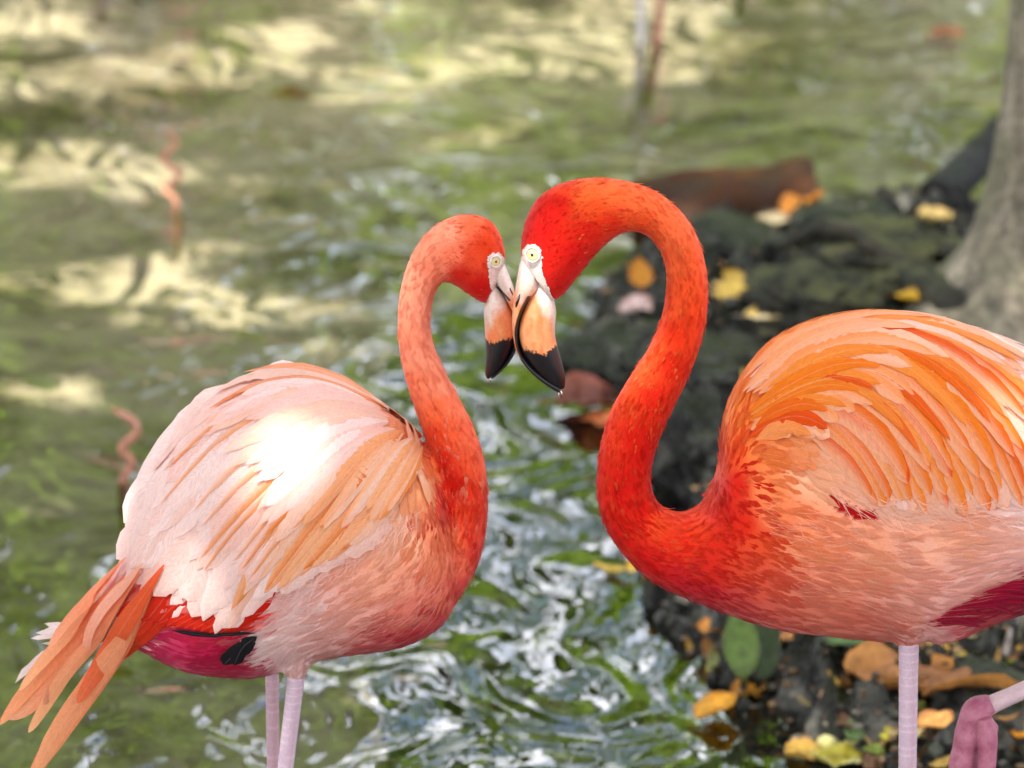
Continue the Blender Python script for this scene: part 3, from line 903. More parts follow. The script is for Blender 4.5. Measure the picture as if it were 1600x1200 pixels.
            F += [(b_ + 2 * k, b_ + 2 * k + 1, b_ + 2 * k + 3, b_ + 2 * k + 2) for k in range(3)]
        return s.part('down_wisps', np.array(V), F, M['feather'], np.array(CC), np.array(UV), parent, 'stuff', nrm=np.array(NN))
    def big(s, path, width, c0, c1, off0=0.002, off1=0.006, tip=0.35, n=22, frayed=0.10, yfall=None, asym=0.0, mirror=False, edge=None, camber=0.10):
        """one long feather lying along a pixel path; returns verts, faces, cols, fuv"""
        pts = catmull(path, n)
        pos, nor, hit = [], [], []
        for px_, py_ in pts:
            d = ray(px_, py_)
            h = s.bvh.ray_cast(CAM, d)
            if h[0] is not None and h[1].dot(d) < -0.12:
                pos.append(np.array(h[0])); nor.append(np.array(h[1])); hit.append(True)
            else:
                pos.append(None); nor.append(None); hit.append(False)
        # fill the parts that hang free of the body
        hi = [i for i in range(n) if hit[i]]
        for i in range(n):
            if not hit[i]:
                if hi:
                    j = min(hi, key=lambda k_: abs(k_ - i))
                    yy = pos[j][1] + (0.25 * abs(i - j) / n * 0.12); nn = nor[j]
                else:
                    yy = s.Y + (yfall or 0); nn = np.array([0, -1.0, 0.1])
                if yfall is not None and hi:
                    j = min(hi, key=lambda k_: abs(k_ - i)); a_ = min(1, abs(i - j) / (0.5 * n)); yy = pos[j][1] * (1 - a_) + (s.Y + yfall) * a_
                pos[i] = np.array(at(*pts[i], yy)); nor[i] = nn * 0.5 + np.array([0, -0.5, 0.05])
        pos = np.array(pos); nor = np.array(nor)
        for _ in range(3):
            pos[1:-1] = (pos[:-2] + 2 * pos[1:-1] + pos[2:]) / 4; nor[1:-1] = (nor[:-2] + 2 * nor[1:-1] + nor[2:]) / 4
        nor /= np.linalg.norm(nor, axis=1)[:, None]
        T = np.gradient(pos, axis=0); T /= np.linalg.norm(T, axis=1)[:, None] + 1e-12
        S = np.cross(nor, T); S /= np.linalg.norm(S, axis=1)[:, None] + 1e-12
        if mirror:
            pos = pos * np.array([1, -1, 1]) + np.array([0, 2 * s.Y, 0]); nor = nor * np.array([1, -1, 1]); S = S * np.array([1, -1, 1])
        Lm = np.linalg.norm(np.diff(pos, axis=0), axis=1).sum()
        us = (-1, -0.55, 0, 0.55, 1)
        V, UV, COL, NR = [], [], [], []
        idn = random.random() * 50
        cu = random.uniform(-0.08, 0.10)
        for i in range(n):
            t_ = i / (n - 1)
            wp = min(1, 0.06 + t_ * 3.2) * (1 if t_ < 1 - tip else max(0.05, math.sqrt(max(0, 1 - ((t_ - 1 + tip) / tip) ** 2))))
            hw = width / 1400 / 2 * wp
            o_ = off0 + (off1 - off0) * t_
            for u_ in us:
                ww = hw * (1 + asym * (1 if u_ > 0 else -1))
                fr_ = 1 - (random.random() * frayed * (0.4 + 1.6 * t_)) if abs(u_) == 1 else 1
                if abs(u_) == 1 and frayed > .04 and 0.3 < t_ < 0.95 and random.random() < 0.07:
                    fr_ *= 0.62
                tj = (random.random() - 0.7) * frayed * 0.25 * Lm / n * (3 if t_ > 0.85 else 1) * abs(u_)
                V.append(pos[i] + S[i] * (u_ * ww * fr_) + nor[i] * (o_ - u_ * u_ * ww * (camber + cu)) + T[i] * tj)
                UV.append((u_, t_ * Lm * 8, idn)); NR.append(nor[i] + S[i] * (u_ * 0.30))
                e = t_ ** 1.5
                cx_ = np.asarray(c0) * (1 - e) + np.asarray(c1) * e
                if edge is not None:
                    k_ = min(1, max(0, 0.35 - u_ * 0.9))
                    cx_ = cx_ * (1 - k_) + np.asarray(edge) * k_
                COL.append(cx_)
        F = []
        for i in range(n - 1):
            for j in range(4):
                a = i * 5 + j
                F.append((a, a + 5, a + 6, a + 1))
        s.nr = np.array(NR)
        return np.array(V), F, np.array(COL), np.array(UV)
    def tract(s, guides, layers, parent, mirror_into=None, name='feather'):
        g = np.array([catmull(q_, 9) for q_ in guides])          # k x 9 x 2
        k = len(g)
        for (u0, u1, cnt, t0, t1, wd, colf, o0, o1, kw) in layers:
            for i in range(cnt):
                u = u0 + (u1 - u0) * ((i + 0.5) / cnt) + random.uniform(-0.4, 0.4) * (u1 - u0) / cnt
                u = min(max(u, 0), 1) * (k - 1)
                a = min(int(u), k - 2); f = u - a
                cv = g[a] * (1 - f) + g[a + 1] * f
                cv = catmull(cv, 41)
                ta = max(0, t0 + random.uniform(-0.05, 0.05)); tb_ = min(1, t1 + random.uniform(-0.06, 0.05))
                seg = cv[int(ta * 40):int(tb_ * 40) + 1]
                seg = seg[np.linspace(0, len(seg) - 1, 7).astype(int)]
                seg = seg + np.array([random.uniform(-5, 5), random.uniform(-4, 4)]) + np.linspace(0, 1, 7)[:, None] * np.array([random.uniform(-7, 7), random.uniform(-5, 5)])
                c0, c1 = colf(u / (k - 1))
                w_ = wd * random.uniform(0.75, 1.25)
                v_, f_, c_, uv = s.big(seg, w_, c0, c1, o0, o1, **kw)
                s.part(name, v_, f_, M['feather'], c_, uv, parent)
                if mirror_into is not None and u / (k - 1) > 0.22:
                    v_, f_, c_, uv = s.big(seg, w_, c0, c1, o0, o1, mirror=True, **kw)
                    mirror_into.append((v_, f_, c_, uv))
    def joined(s, name, items, parent):
        V = np.concatenate([i[0] for i in items]); F = []; o_ = 0
        for i in items:
            F += [tuple(x + o_ for x in f) for f in i[1]]; o_ += len(i[0])
        return s.part(name, V, F, M['feather'], np.concatenate([i[2] for i in items]), np.concatenate([i[3] for i in items]), parent, 'stuff')
    def eye(s, px, py, r_iris, r_lid, tilt):
        d = ray(px, py)
        h = s.bvh.ray_cast(CAM, d)
        P = np.array(h[0]); nn = np.array(h[1]) * 0.5 + np.array([0, -0.5, 0]) + np.array(tilt); nn /= np.linalg.norm(nn)
        q_ = Vector(nn).to_track_quat('Z', 'Y').to_matrix()
        def dome(r_, hgt, z0, m_, name, parent=None, ring=False):
            V = []; nn_, mm = 10, 36
            for i in range(nn_):
                a = i / (nn_ - 1)
                for j in range(mm):
                    th = 2 * math.pi * j / mm
                    if ring:                       # torus-like lid
                        rr = r_ + hgt * math.cos(math.pi * 2 * a); zz = z0 + hgt * 0.8 * math.sin(math.pi * 2 * a)
                    else:
                        rr = r_ * math.sin(a * math.pi / 2); zz = z0 + hgt * math.cos(a * math.pi / 2)
                    V.append(np.array(q_ @ Vector((rr * math.cos(th), rr * math.sin(th), zz))) + P)
            F = []
            for i in range(nn_ - 1):
                for j in range(mm):
                    F.append((i * mm + j, i * mm + (j + 1) % mm, (i + 1) * mm + (j + 1) % mm, (i + 1) * mm + j))
            return s.part(name, V, F, m_, parent=parent)
        k = 1 / 1400
        e = dome(r_lid * k, r_lid * k * 0.42, 0.0, M['lid'], 'eye')
        z1 = r_lid * k * 0.42
        dome(r_iris * k, 0.0012, z1 * 0.86, M['iris'], 'iris', e)
        dome(r_iris * k * 1.2, 0.0012, z1 * 0.88, M['lid'], 'eyelid', e, True)
        dome(r_iris * k * 0.98, 0.0002, z1 * 0.95, M['rim'], 'eye_rim', e, True)
        dome(r_iris * k * 0.27, 0.0005, z1 * 0.86 + 0.0011, M['pupil'], 'pupil', e)
    def leg(s, px0, py0, px1, py1, yo, w0, footdir=-1, far=False):
        """straight leg through two pixels, down to the ground, with ankle joint and webbed foot"""
        A = np.array(at(px0, py0, s.Y + yo)); B = np.array(at(px1, py1, s.Y + yo))
        d = (B - A) / (A[2] - B[2])
        gz = -0.19
        P = A.copy()
        for _ in range(3):
            P = A + d * (A[2] - gz)
            gz = max(float(bank_z([P[0]], [P[1]])[0]), float(ground_z([P[0]], [P[1]])[0]))
        r0 = w0 / 2 / 1400
        za = gz + (A[2] - gz) * 0.46
        def pt(z): return A + d * (A[2] - z)
        zs = [A[2] + 0.05, A[2], A[2] - 0.05, (A[2] + za) / 2, za + 0.05, za + 0.012, za - 0.015, za - 0.06, (za + gz) / 2, gz + 0.05, gz + 0.012]
        rs = [r0 * 1.15, r0 * 1.05, r0 * 0.98, r0 * 0.93, r0 * 0.95, r0 * 1.35, r0 * 1.3, r0 * 0.85, r0 * 0.75, r0 * 0.8, r0 * 0.9]
        V, F = tube([pt(z) for z in zs], rs, 18, 420)
        ax_ = np.stack([A + d * (A[2] - z_) for z_ in V[:, 2]])
        V = ax_ + (V - ax_) * (1 + 0.018 * (np.sin(V[:, 2] * 2 * math.pi / 0.0095) > 0.7))[:, None]
        t_ = V[:, 2]
        base = lin((196, 170, 182)) if not far else lin((186, 152, 160))
        red = lin((205, 110, 125))
        e = np.exp(-((t_ - za) / 0.03) ** 2)[:, None]
        # scutes: slim rings
        ringm = (np.sin(t_ * 2 * math.pi / 0.0095) > 0.86)[:, None]
        sv = np.exp(-((V[:, 0] - (A[0] + d[0] * (A[2] - t_)) - r0 * 0.35) / (r0 * 0.16)) ** 2)[:, None]
        col = base * (1 - e) + red * e
        col = col * (1 - 0.45 * sv) + lin((170, 96, 96)) * 0.45 * sv
        col = np.where(ringm, np.minimum(col * 1.14 + 0.01, 0.85), col)
        lg = s.part('leg', V, F, M['leg'], col)
        # foot: three webbed toes
        c = pt(gz + 0.012)
        parts_ = []
        for a_ in (-0.55, 0, 0.55):
            dd = np.array([footdir * math.cos(a_), math.sin(a_), 0])
            parts_.append(tube([c, c + dd * 0.035 + [0, 0, 0.002], c + dd * 0.075 - [0, 0, 0.004]], [r0 * 0.85, r0 * 0.6, r0 * 0.3], 8, 8))
        b0 = len(merge(parts_)[0])
        V, F = merge(parts_)
        web = [c + [0, 0, 0.001]] + [c + np.array([footdir * math.cos(a_), math.sin(a_), 0]) * (0.062 if i % 2 == 0 else 0.048) + [0, 0, -0.002] for i, a_ in enumerate((-0.55, -0.28, 0, 0.28, 0.55))]
        V = np.concatenate([V, np.array(web)])
        F = F + [(b0, b0 + i, b0 + i + 1) for i in range(1, 5)]
        s.part('foot', V, F, M['leg'], red, parent=lg)

def smooth_paint(V, F): pass

# ---------------------------------------------------------------- pale pink flamingo (YL)
YL = 0.07
foot = at(445, 1200, YL)
L = Bird(YL, (foot.x, YL, -0.2))
tag(L.root, 'pale pink flamingo with salmon neck and drooping white feathers standing in the pond', 'flamingo', 'flamingos touching bills')
neckL = [(791, 402, 762, 470, .013), (788, 385, 757, 476, .019), (782, 366, 748, 470, .024), (768, 346, 732, 460, .0285), (745, 336, 714, 447, .030), (718, 336, 698, 440, .028),
         (690, 346, 689, 440, .0275), (663, 368, 686, 444, .0265), (643, 398, 681, 456, .025), (628, 440, 676, 474, .024), (622, 480, 673, 495, .0225), (621, 520, 674, 520, .0215), (625, 555, 682, 549, .022),
         (633, 592, 697, 583, .0235), (646, 632, 717, 621, .026), (660, 672, 737, 660, .028), (674, 718, 754, 706, .029), (683, 762, 762, 760, .030), (684, 805, 761, 820, .033), (672, 850, 750, 872, .040), (640, 890, 735, 905, .05), (590, 910, 715, 938, .055)]
bodyL = [(719, 860, 724, 915, .022), (704, 800, 712, 940, .052), (684, 735, 690, 972, .078), (650, 688, 650, 995, .098), (600, 648, 600, 1008, .112), (550, 618, 550, 1013, .120), (500, 600, 500, 1022, .123), (450, 590, 450, 1038, .123),
         (400, 592, 400, 1050, .119), (350, 615, 350, 1050, .110), (300, 662, 300, 1044, .098), (262, 712, 260, 1030, .085), (232, 765, 230, 1014, .070), (208, 825, 205, 1004, .055), (185, 885, 180, 1001, .040), (155, 935, 150, 1000, .026), (125, 968, 118, 1000, .013)]
thighL = [(390, 930, 540, 930, .05, -.055), (415, 990, 515, 985, .036, -.055), (436, 1028, 492, 1022, .021, -.052), (445, 1050, 483, 1046, .0145, -.05), (448, 1060, 478, 1057, .011, -.05)]
L.set_body([loft(neckL, YL, 90), loft(bodyL, YL, 60, 40, 2.2), loft(thighL, YL, 20)])
colL = [(740, 350, 236, 104, 62), (772, 362, 228, 70, 28), (784, 385, 226, 66, 20), (757, 385, 222, 60, 18), (720, 430, 205, 28, 8), (750, 452, 198, 10, 2), (735, 400, 226, 70, 34), (700, 365, 246, 150, 115), (712, 395, 240, 118, 84), (660, 385, 246, 148, 110), (680, 420, 242, 128, 95), (645, 440, 248, 152, 118),
        (660, 490, 247, 148, 116), (635, 520, 246, 140, 106), (660, 560, 247, 146, 112), (650, 600, 244, 124, 86), (690, 600, 246, 140, 104), (680, 640, 238, 98, 54), (710, 640, 242, 118, 78), (680, 680, 228, 60, 22), (700, 665, 234, 82, 38), (730, 680, 240, 100, 60), (690, 720, 214, 22, 2), (705, 750, 212, 16, 0), (695, 780, 214, 18, 0), (745, 730, 236, 84, 44),
        (735, 770, 226, 52, 22), (755, 780, 224, 52, 28), (710, 800, 226, 60, 24), (740, 830, 226, 62, 40), (705, 840, 238, 112, 66), (745, 870, 214, 46, 32), (715, 880, 234, 110, 80), (690, 880, 238, 136, 98), (715, 920, 212, 62, 58), (690, 930, 232, 122, 98), (690, 965, 205, 60, 68), (650, 995, 196, 50, 62), (650, 950, 228, 130, 112), (640, 910, 238, 158, 128),
        (600, 1005, 206, 90, 92), (560, 1010, 218, 140, 132), (560, 960, 236, 176, 160), (520, 1000, 230, 180, 172), (480, 970, 240, 204, 196), (420, 1000, 240, 212, 206), (460, 1040, 236, 196, 190), (590, 900, 240, 176, 146), (640, 850, 244, 188, 150), (670, 830, 240, 150, 106), (660, 760, 244, 166, 112), (672, 730, 236, 120, 60), (690, 810, 200, 50, 16), (620, 700, 244, 165, 108), (560, 650, 247, 190, 152), (600, 800, 246, 196, 160),
        (450, 700, 250, 226, 216), (300, 700, 246, 216, 208), (250, 800, 246, 206, 196), (330, 880, 247, 215, 205), (450, 850, 246, 200, 178), (430, 600, 240, 172, 134), (520, 610, 246, 190, 160), (320, 1020, 196, 16, 72), (360, 1035, 186, 6, 62), (400, 1045, 176, 2, 56), (270, 1022, 206, 40, 88), (300, 1000, 202, 30, 80), (380, 1010, 190, 8, 60),
        (225, 992, 246, 204, 198), (200, 1005, 240, 190, 184), (170, 990, 240, 190, 180), (140, 985, 244, 200, 190), (350, 965, 212, 24, 4), (280, 950, 220, 40, 10), (240, 950, 224, 56, 20), (400, 960, 214, 26, 4)]
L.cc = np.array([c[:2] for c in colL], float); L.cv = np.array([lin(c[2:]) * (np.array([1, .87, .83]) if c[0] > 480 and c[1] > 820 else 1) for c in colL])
dirL = []
for i in range(len(neckL) - 1):
    a, b_ = neckL[i], neckL[i + 1]
    c0 = ((a[0] + a[2]) / 2, (a[1] + a[3]) / 2); c1 = ((b_[0] + b_[2]) / 2, (b_[1] + b_[3]) / 2)
    dx, dy = c1[0] - c0[0], c1[1] - c0[1]; h_ = math.hypot(dx, dy)
    sz = (10, 4) if i < 6 else (13, 4.4) if i < 17 else (20, 7)
    for k in (0.15, 0.5, 0.85):
        dirL.append((a[0] * k + a[2] * (1 - k), a[1] * k + a[3] * (1 - k), dx / h_, dy / h_, *sz))
dirL += [(700, 930, -.75, .5, 26, 10), (650, 980, -1, .25, 30, 11), (600, 930, -1, .35, 46, 16), (600, 870, -.9, .5, 52, 18), (640, 850, -.8, .55, 44, 16), (500, 980, -.95, .4, 50, 15), (430, 1000, -.9, .5, 44, 9), (460, 1035, -.4, 1, 24, 8), (465, 1055, 0, 1, 10, 4), (400, 1040, -1, -.1, 36, 10), (300, 1025, -1, -.15, 36, 10), (200, 995, -1, .05, 44, 12), (130, 985, -1, .15, 40, 9),
         (600, 690, -.6, .6, 46, 18), (450, 620, -1, .15, 60, 22), (300, 690, -.75, .7, 64, 24), (220, 800, -.4, .9, 64, 24), (450, 800, -.55, .8, 66, 24), (655, 760, -.15, 1, 36, 14), (550, 760, -.5, .85, 60, 20), (330, 880, -.6, .8, 60, 22), (280, 950, -.9, .5, 40, 12), (350, 965, -.9, .3, 40, 12)]
dl = np.array(dirL, float)
L.dc, L.dv, L.ds = dl[:, :2], dl[:, 2:4], dl[:, 4:6]
faceL = [[(762, 424), (760, 404), (766, 396), (778, 394), (786, 402), (790, 414), (796, 424), (806, 455), (812, 520), (750, 520), (754, 484), (760, 474), (765, 455)]]
Q = proj(L.V)
bc = idw(Q, L.cc, L.cv, 4.0)
white = lin((232, 218, 212))
L.mcol = lin((248, 158, 122)); L.mdark = lin((218, 40, 8))
L.mott = lambda q_: 0.55 if q_[1] > 590 else 0.15
bodyo = L.part('body', L.V, L.F, M['down'], bc)
L.plumage(23000, skip=faceL, parent=bodyo)
bodyL_ = bodyo

def face_skin(B, poly, step=0.9):
    k = len(poly)
    cl = catmull(list(poly) + [poly[0]], 160)
    xs = np.arange(cl[:, 0].min() - 2, cl[:, 0].max() + 2, step); ys = np.arange(cl[:, 1].min() - 2, cl[:, 1].max() + 2, step)
    X, Y = np.meshgrid(xs, ys)
    Qg = np.stack([X.ravel(), Y.ravel()], -1)
    jit = np.array([[fbm(q_[0] * .25, q_[1] * .25, 1.0, 3), fbm(q_[0] * .25, q_[1] * .25, 7.0, 3)] for q_ in Qg]) * 2.2
    ins = in_poly(Qg + jit, cl.tolist())
    idx = -np.ones(len(Qg), int); V = []; C_ = []
    for i in np.nonzero(ins)[0]:
        h = B.bvh.ray_cast(CAM, ray(*Qg[i]))
        if h[0] is None or h[1].dot(ray(*Qg[i])) > -0.05:
            continue
        idx[i] = len(V); V.append(np.array(h[0] + h[1] * 0.0012))
        f_ = fbm(Qg[i][0] * .12, Qg[i][1] * .12, 2.0, 4)
        sp = 1.0 if fbm(Qg[i][0] * .5, Qg[i][1] * .5, 5.0, 3) < 0.62 else 0.6
        C_.append(lin((224, 206, 196)) * (1 + 0.16 * f_) * sp)
    nx = len(xs); F = []
    for i in range(len(Qg) - nx - 1):
        if (i + 1) % nx == 0:
            continue
        q_ = (idx[i], idx[i + 1], idx[i + nx + 1], idx[i + nx])
        if min(q_) >= 0:
            F.append(tuple(int(a) for a in q_[::-1]))
    B.part('facial_skin', V, F, M['bill'], np.array(C_))
face_skin(L, faceL[0])
def pick(*cs):
    cs = [lin(c) for c in cs]
    def f(u):
        a = random.choice(cs); b_ = random.choice(cs)
        return a, a * 0.6 + b_ * 0.4
    return f
WP = ((250, 224, 216), (248, 214, 204), (247, 204, 192), (250, 222, 214), (246, 196, 178))
gL = [[(600, 640), (500, 588), (400, 588), (300, 650), (205, 790)],
      [(600, 650), (500, 615), (380, 640), (270, 740), (190, 868)],
      [(605, 660), (520, 645), (410, 700), (310, 800), (225, 915)],
      [(610, 668), (530, 680), (430, 760), (340, 860), (285, 950)],
      [(615, 675), (550, 705), (460, 795), (395, 885), (345, 985)],
      [(625, 682), (580, 720), (520, 800), (465, 870), (405, 940)],
      [(640, 692), (610, 735), (570, 795), (525, 850), (470, 905)],
      [(655, 705), (640, 745), (615, 785), (590, 820), (550, 855)]]
wingL = L.plumage(10, name='wing')           # placeholder replaced below by covert layer
bpy.data.objects.remove(wingL)
def covert_layer(B, n, poly, name, scale=1.0):
    """short covert feathers of the folded wing, one mesh"""
    items = []
    P = []
    xs = [p_[0] for p_ in poly]; ys = [p_[1] for p_ in poly]
    while len(P) < n:
        q_ = (random.uniform(min(xs), max(xs)), random.uniform(min(ys), max(ys)))
        if in_poly(np.array([q_]), poly)[0]:
            P.append(q_)
    Pq = np.array(P); dv = idw(Pq, B.dc, B.dv); sz = idw(Pq, B.dc, B.ds); col = B.color(Pq, 22)
    for i in range(n):
        d = dv[i] / (np.linalg.norm(dv[i]) + 1e-9); l_ = sz[i, 0] * scale * random.uniform(0.8, 1.4)
        a = Pq[i]
        v_, f_, c_, uv = B.big([a, a + d * l_ * 0.5, a + d * l_], sz[i, 1] * scale * 1.1, col[i], col[i] * 0.5 + B.color(Pq[i:i + 1], 30)[0] * 0.5, 0.001, 0.004, n=7)
        items.append((v_, f_, c_, uv))
    return B.joined(name, items, B.root)
wingL = covert_layer(L, 420, [(655, 700), (640, 665), (560, 615), (480, 592), (400, 592), (300, 665), (235, 765), (215, 870), (300, 930), (360, 930), (520, 850), (600, 820), (650, 780)], 'wing')
del wingL['kind']
farL = []
ORG = ((238, 140, 66), (242, 150, 80), (236, 128, 50), (244, 166, 104))
L.tract(gL, [
    (0.0, 0.60, 20, 0.50, 1.0, 66, pick(*WP), .002, .006, dict(tip=.28, frayed=.16)),
    (0.5, 1.0, 18, 0.50, 1.0, 40, pick(*WP, (246, 190, 160)), .002, .006, dict(tip=.35, frayed=.2)),
    (0.0, 0.62, 20, 0.30, 0.82, 58, pick(*WP), .004, .007, dict(tip=.4, frayed=.12)),
    (0.1, 0.65, 9, 0.25, 0.8, 18, pick((242, 170, 122), (240, 156, 100), (244, 184, 146)), .005, .008, dict(tip=.7, frayed=.08, edge=lin((247, 206, 190)))),
    (0.55, 1.0, 18, 0.22, 0.88, 30, pick(*ORG, (248, 205, 180), (247, 190, 160), (248, 210, 192), (246, 196, 168)), .005, .007, dict(tip=.6, frayed=.08, edge=lin((244, 178, 130)))),
    (0.0, 0.6, 20, 0.08, 0.58, 40, pick(*WP, (247, 200, 176)), .006, .010, dict(tip=.4, frayed=.2)),
    (0.55, 1.0, 14, 0.02, 0.6, 26, pick(*ORG, (247, 196, 166), (248, 214, 196), (247, 190, 156)), .006, .009, dict(tip=.6, frayed=.08, edge=lin((244, 178, 130)))),
    (0.0, 0.12, 6, 0.02, 0.6, 22, pick((236, 140, 90), (242, 170, 130), (246, 196, 170)), .006, .009, dict(tip=.5, frayed=.1)),
], wingL, farL)
# loose tufts at the shoulder
for pth, wd in [([(640, 715), (640, 690), (628, 655)], 14), ([(650, 720), (650, 695), (640, 668)], 12), ([(600, 650), (575, 630), (545, 617)], 16), ([(660, 735), (645, 715), (640, 690)], 18), ([(664, 760), (650, 735), (640, 720)], 20), ([(668, 790), (662, 760), (650, 745)], 18)]:
    v_, f_, c_, uv = L.big(pth, wd, lin((244, 180, 130)), lin((246, 200, 170)), .003, .006, n=8, yfall=-.03)
    L.part('feather', v_, f_, M['feather'], c_, uv, wingL)
# red under-coverts and black flight feather edge below the wing
for i in range(13):
    x = 215 + i * 13
    v_, f_, c_, uv = L.big([(x + 60, 905 + i * 1.5), (x + 20, 935 + i * 2.0), (x - 30, 962 + i * 2.2)], 26, lin((216, 28, 6)), lin((214, 40, 10)), .002, .004, n=9)
    L.part('feather', v_, f_, M['feather'], c_, uv, wingL)
for pth, wd in [([(400, 985), (365, 985), (325, 988), (272, 978)], 9), ([(400, 1000), (372, 1012), (352, 1030)], 30), ([(402, 990), (380, 1005), (368, 1030)], 24)]:
    v_, f_, c_, uv = L.big(pth, wd, lin((28, 28, 32)), lin((20, 20, 24)), .005, .009, n=10, tip=.2)
    L.part('feather', v_, f_, M['feather'], c_, uv, wingL)
L.wisps([(420, 935), (540, 855), (600, 815), (660, 790), (640, 830), (520, 900), (430, 960)], 160, 36, 0.35, lin((250, 230, 222)), wingL)
L.wisps([(620, 850), (420, 960), (420, 1020), (520, 1000), (680, 960), (690, 880)], 240, 36, 0.35, lin((246, 206, 192)), bodyL_, .2, .08)
L.joined('far_wing', farL, L.root)
# tail plumes
SAL = ((240, 140, 96), (242, 152, 108), (238, 128, 78), (244, 166, 124))
tailsL = [([(240, 862), (175, 935), (100, 1010), (50, 1070), (2, 1132)], 40, 0, -.035), ([(232, 880), (170, 960), (110, 1035), (45, 1105), (12, 1118)], 34, 1, -.03),
          ([(252, 900), (200, 985), (150, 1060), (95, 1140), (48, 1215)], 50, 0, -.05), ([(240, 930), (185, 1010), (130, 1085), (85, 1150), (60, 1200)], 44, 3, -.04),
          ([(215, 900), (160, 985), (110, 1040), (75, 1095), (48, 1138)], 30, 3, -.045), ([(225, 895), (170, 970), (120, 1020), (85, 1065), (70, 1090)], 32, 1, -.055),
          ([(262, 880), (220, 945), (180, 1000), (150, 1050), (125, 1090)], 40, 2, -.055), ([(200, 880), (150, 950), (105, 1000), (70, 1040), (40, 1080)], 30, 3, -.02),
          ([(280, 900), (250, 945), (215, 985), (190, 1010), (165, 1040)], 40, 4, -.06), ([(290, 930), (260, 958), (235, 985), (205, 1010), (185, 1030)], 30, 4, -.06),
          ([(210, 872), (165, 925), (130, 960), (110, 985), (92, 1015)], 30, 1, -.06), ([(235, 878), (205, 915), (175, 950), (150, 985), (140, 1005)], 26, 5, -.062)]
tail0 = None
for i, (pth, wd, ci, yf) in enumerate(tailsL):
    wd *= 0.8
    c = [(238, 126, 80), (241, 142, 98), (232, 92, 44), (242, 152, 108), (216, 34, 8), (244, 176, 148)][ci]
    c1 = [(243, 160, 112), (244, 170, 130), (238, 124, 80), (246, 180, 128), (226, 80, 40), (244, 172, 140)][ci]
    v_, f_, c_, uv = L.big(pth, wd, lin(c), lin(c1), .003 + (.0 if ci == 4 else .0008 * i), .004 + (.0 if ci == 4 else .0014 * i), tip=.6, n=26, frayed=.03, yfall=-.048 if ci != 4 else -.04, camber=.02)
    o = L.part('tail' if tail0 is None else 'feather', v_, f_, M['feather'], c_, uv, tail0)
    tail0 = tail0 or o
for pth, wd in [([(150, 985), (105, 985), (58, 988)], 20), ([(150, 990), (100, 992), (50, 996)], 12), ([(110, 1000), (70, 1020), (44, 1042), (24, 1066)], 13), ([(150, 1000), (110, 1003), (66, 1002)], 16), ([(140, 975), (100, 978), (72, 974)], 12)]:
    v_, f_, c_, uv = L.big(pth, wd, lin((240, 214, 210)), lin((244, 226, 222)), .002, .004, n=9, yfall=0.0, frayed=.35)
    L.part('feather', v_, f_, M['feather'], c_, uv, tail0)
L.eye(773, 408, 7.4, 11.5, (0.05, 0, 0.05))
L.leg(463, 1056, 446, 1200, -.05, 27)
L.leg(425, 1040, 427, 1200, .045, 22, far=True)

# ---------------------------------------------------------------- bills
def bill(B, upper, lower, colf, line, seed):
    for nm, prs in (('upper_mandible', upper), ('lower_mandible', lower)):
        V, F = loft(prs, B.Y, 190, 88, 2.1)
        # rounded tips, slight surface wear
        Qb = proj(V)
        B.part(nm, V, F, M['bill'], colf(Qb, nm))
    # dark gape line standing a hair proud of the side
    return
def billcol(blackf, orangef):
    def f(Q, nm):
        c = np.tile(lin((224, 204, 192)), (len(Q), 1))
        h = np.array([fbm(q_[0] * 0.06, q_[1] * 0.02, 3.0, 4) for q_ in Q])
        h2 = np.array([fbm(q_[0] * 0.35, q_[1] * 0.05, 9.0, 3) for q_ in Q])
        d = orangef(Q) + 16 * h
        a = np.clip(d / 26 + 0.5, 0, 1)[:, None]
        org = lin((238, 158, 104)); org2 = lin((230, 128, 74))
        k = np.clip(h[:, None] * 1.2 + 0.5, 0, 1)
        c = c * (1 - a) + (org * k + org2 * (1 - k)) * a
        b_, ln = blackf(Q, nm)
        b_ = np.maximum(b_ + 6 * h2 + 2 * h, ln)
        k = np.clip(b_ / 1.6 + 0.5, 0, 1)[:, None]
        return c * (1 - k) + lin((20, 18, 22)) * k
    return f
def seg_dist(Q, pts):
    p_ = catmull(pts, 60)
    return np.min(np.linalg.norm(Q[:, None] - p_[None], axis=2), axis=1)
upR = [(817, 392, 848, 402, .010), (812, 412, 848, 425, .017), (807, 440, 842, 447, .0185), (803, 468, 825, 470, .0175), (800, 495, 814, 494, .016), (801, 520, 810, 519, .0145), (806, 545, 813.5, 544, .013), (818, 568, 826, 564, .011), (838, 590, 845, 583, .008), (861, 607, 866, 599, .005), (874, 614, 876, 607, .002)]
loR = [(842, 425, 858, 448, .012), (838, 442, 865, 467, .0165), (825, 467, 869, 487, .0185), (814, 493, 867.5, 508, .019), (809, 519, 868, 528, .0185), (813, 544, 873, 548, .017), (825.5, 565, 879, 570, .014), (844, 584, 883, 588, .010), (864, 600, 883, 600, .006), (874, 607, 881, 607, .002)]
lineR = [(836, 448), (824, 468), (813, 493), (808, 519), (812, 544), (824, 565), (842, 584)]
def blackR(Q, nm):
    yb = np.interp(Q[:, 0], [800, 812, 826, 840, 855, 868, 880], [575, 545, 546, 553, 552, 541, 530])
    b_ = Q[:, 1] - yb
    sd_ = seg_dist(Q, lineR)
    if nm == 'upper_mandible':
        return b_ - 14, np.where(Q[:, 1] > 462, 2.6 + np.clip((Q[:, 1] - 462) * 0.03, 0, 3) - sd_, -50)
    return b_, np.where(Q[:, 1] > 440, 2.2 + np.clip((Q[:, 1] - 462) * 0.03, 0, 3) - sd_, -50)
def orangeR(Q):
    return (Q[:, 1] - np.interp(Q[:, 0], [800, 815, 835, 848, 858, 868], [448, 462, 452, 478, 505, 522]))
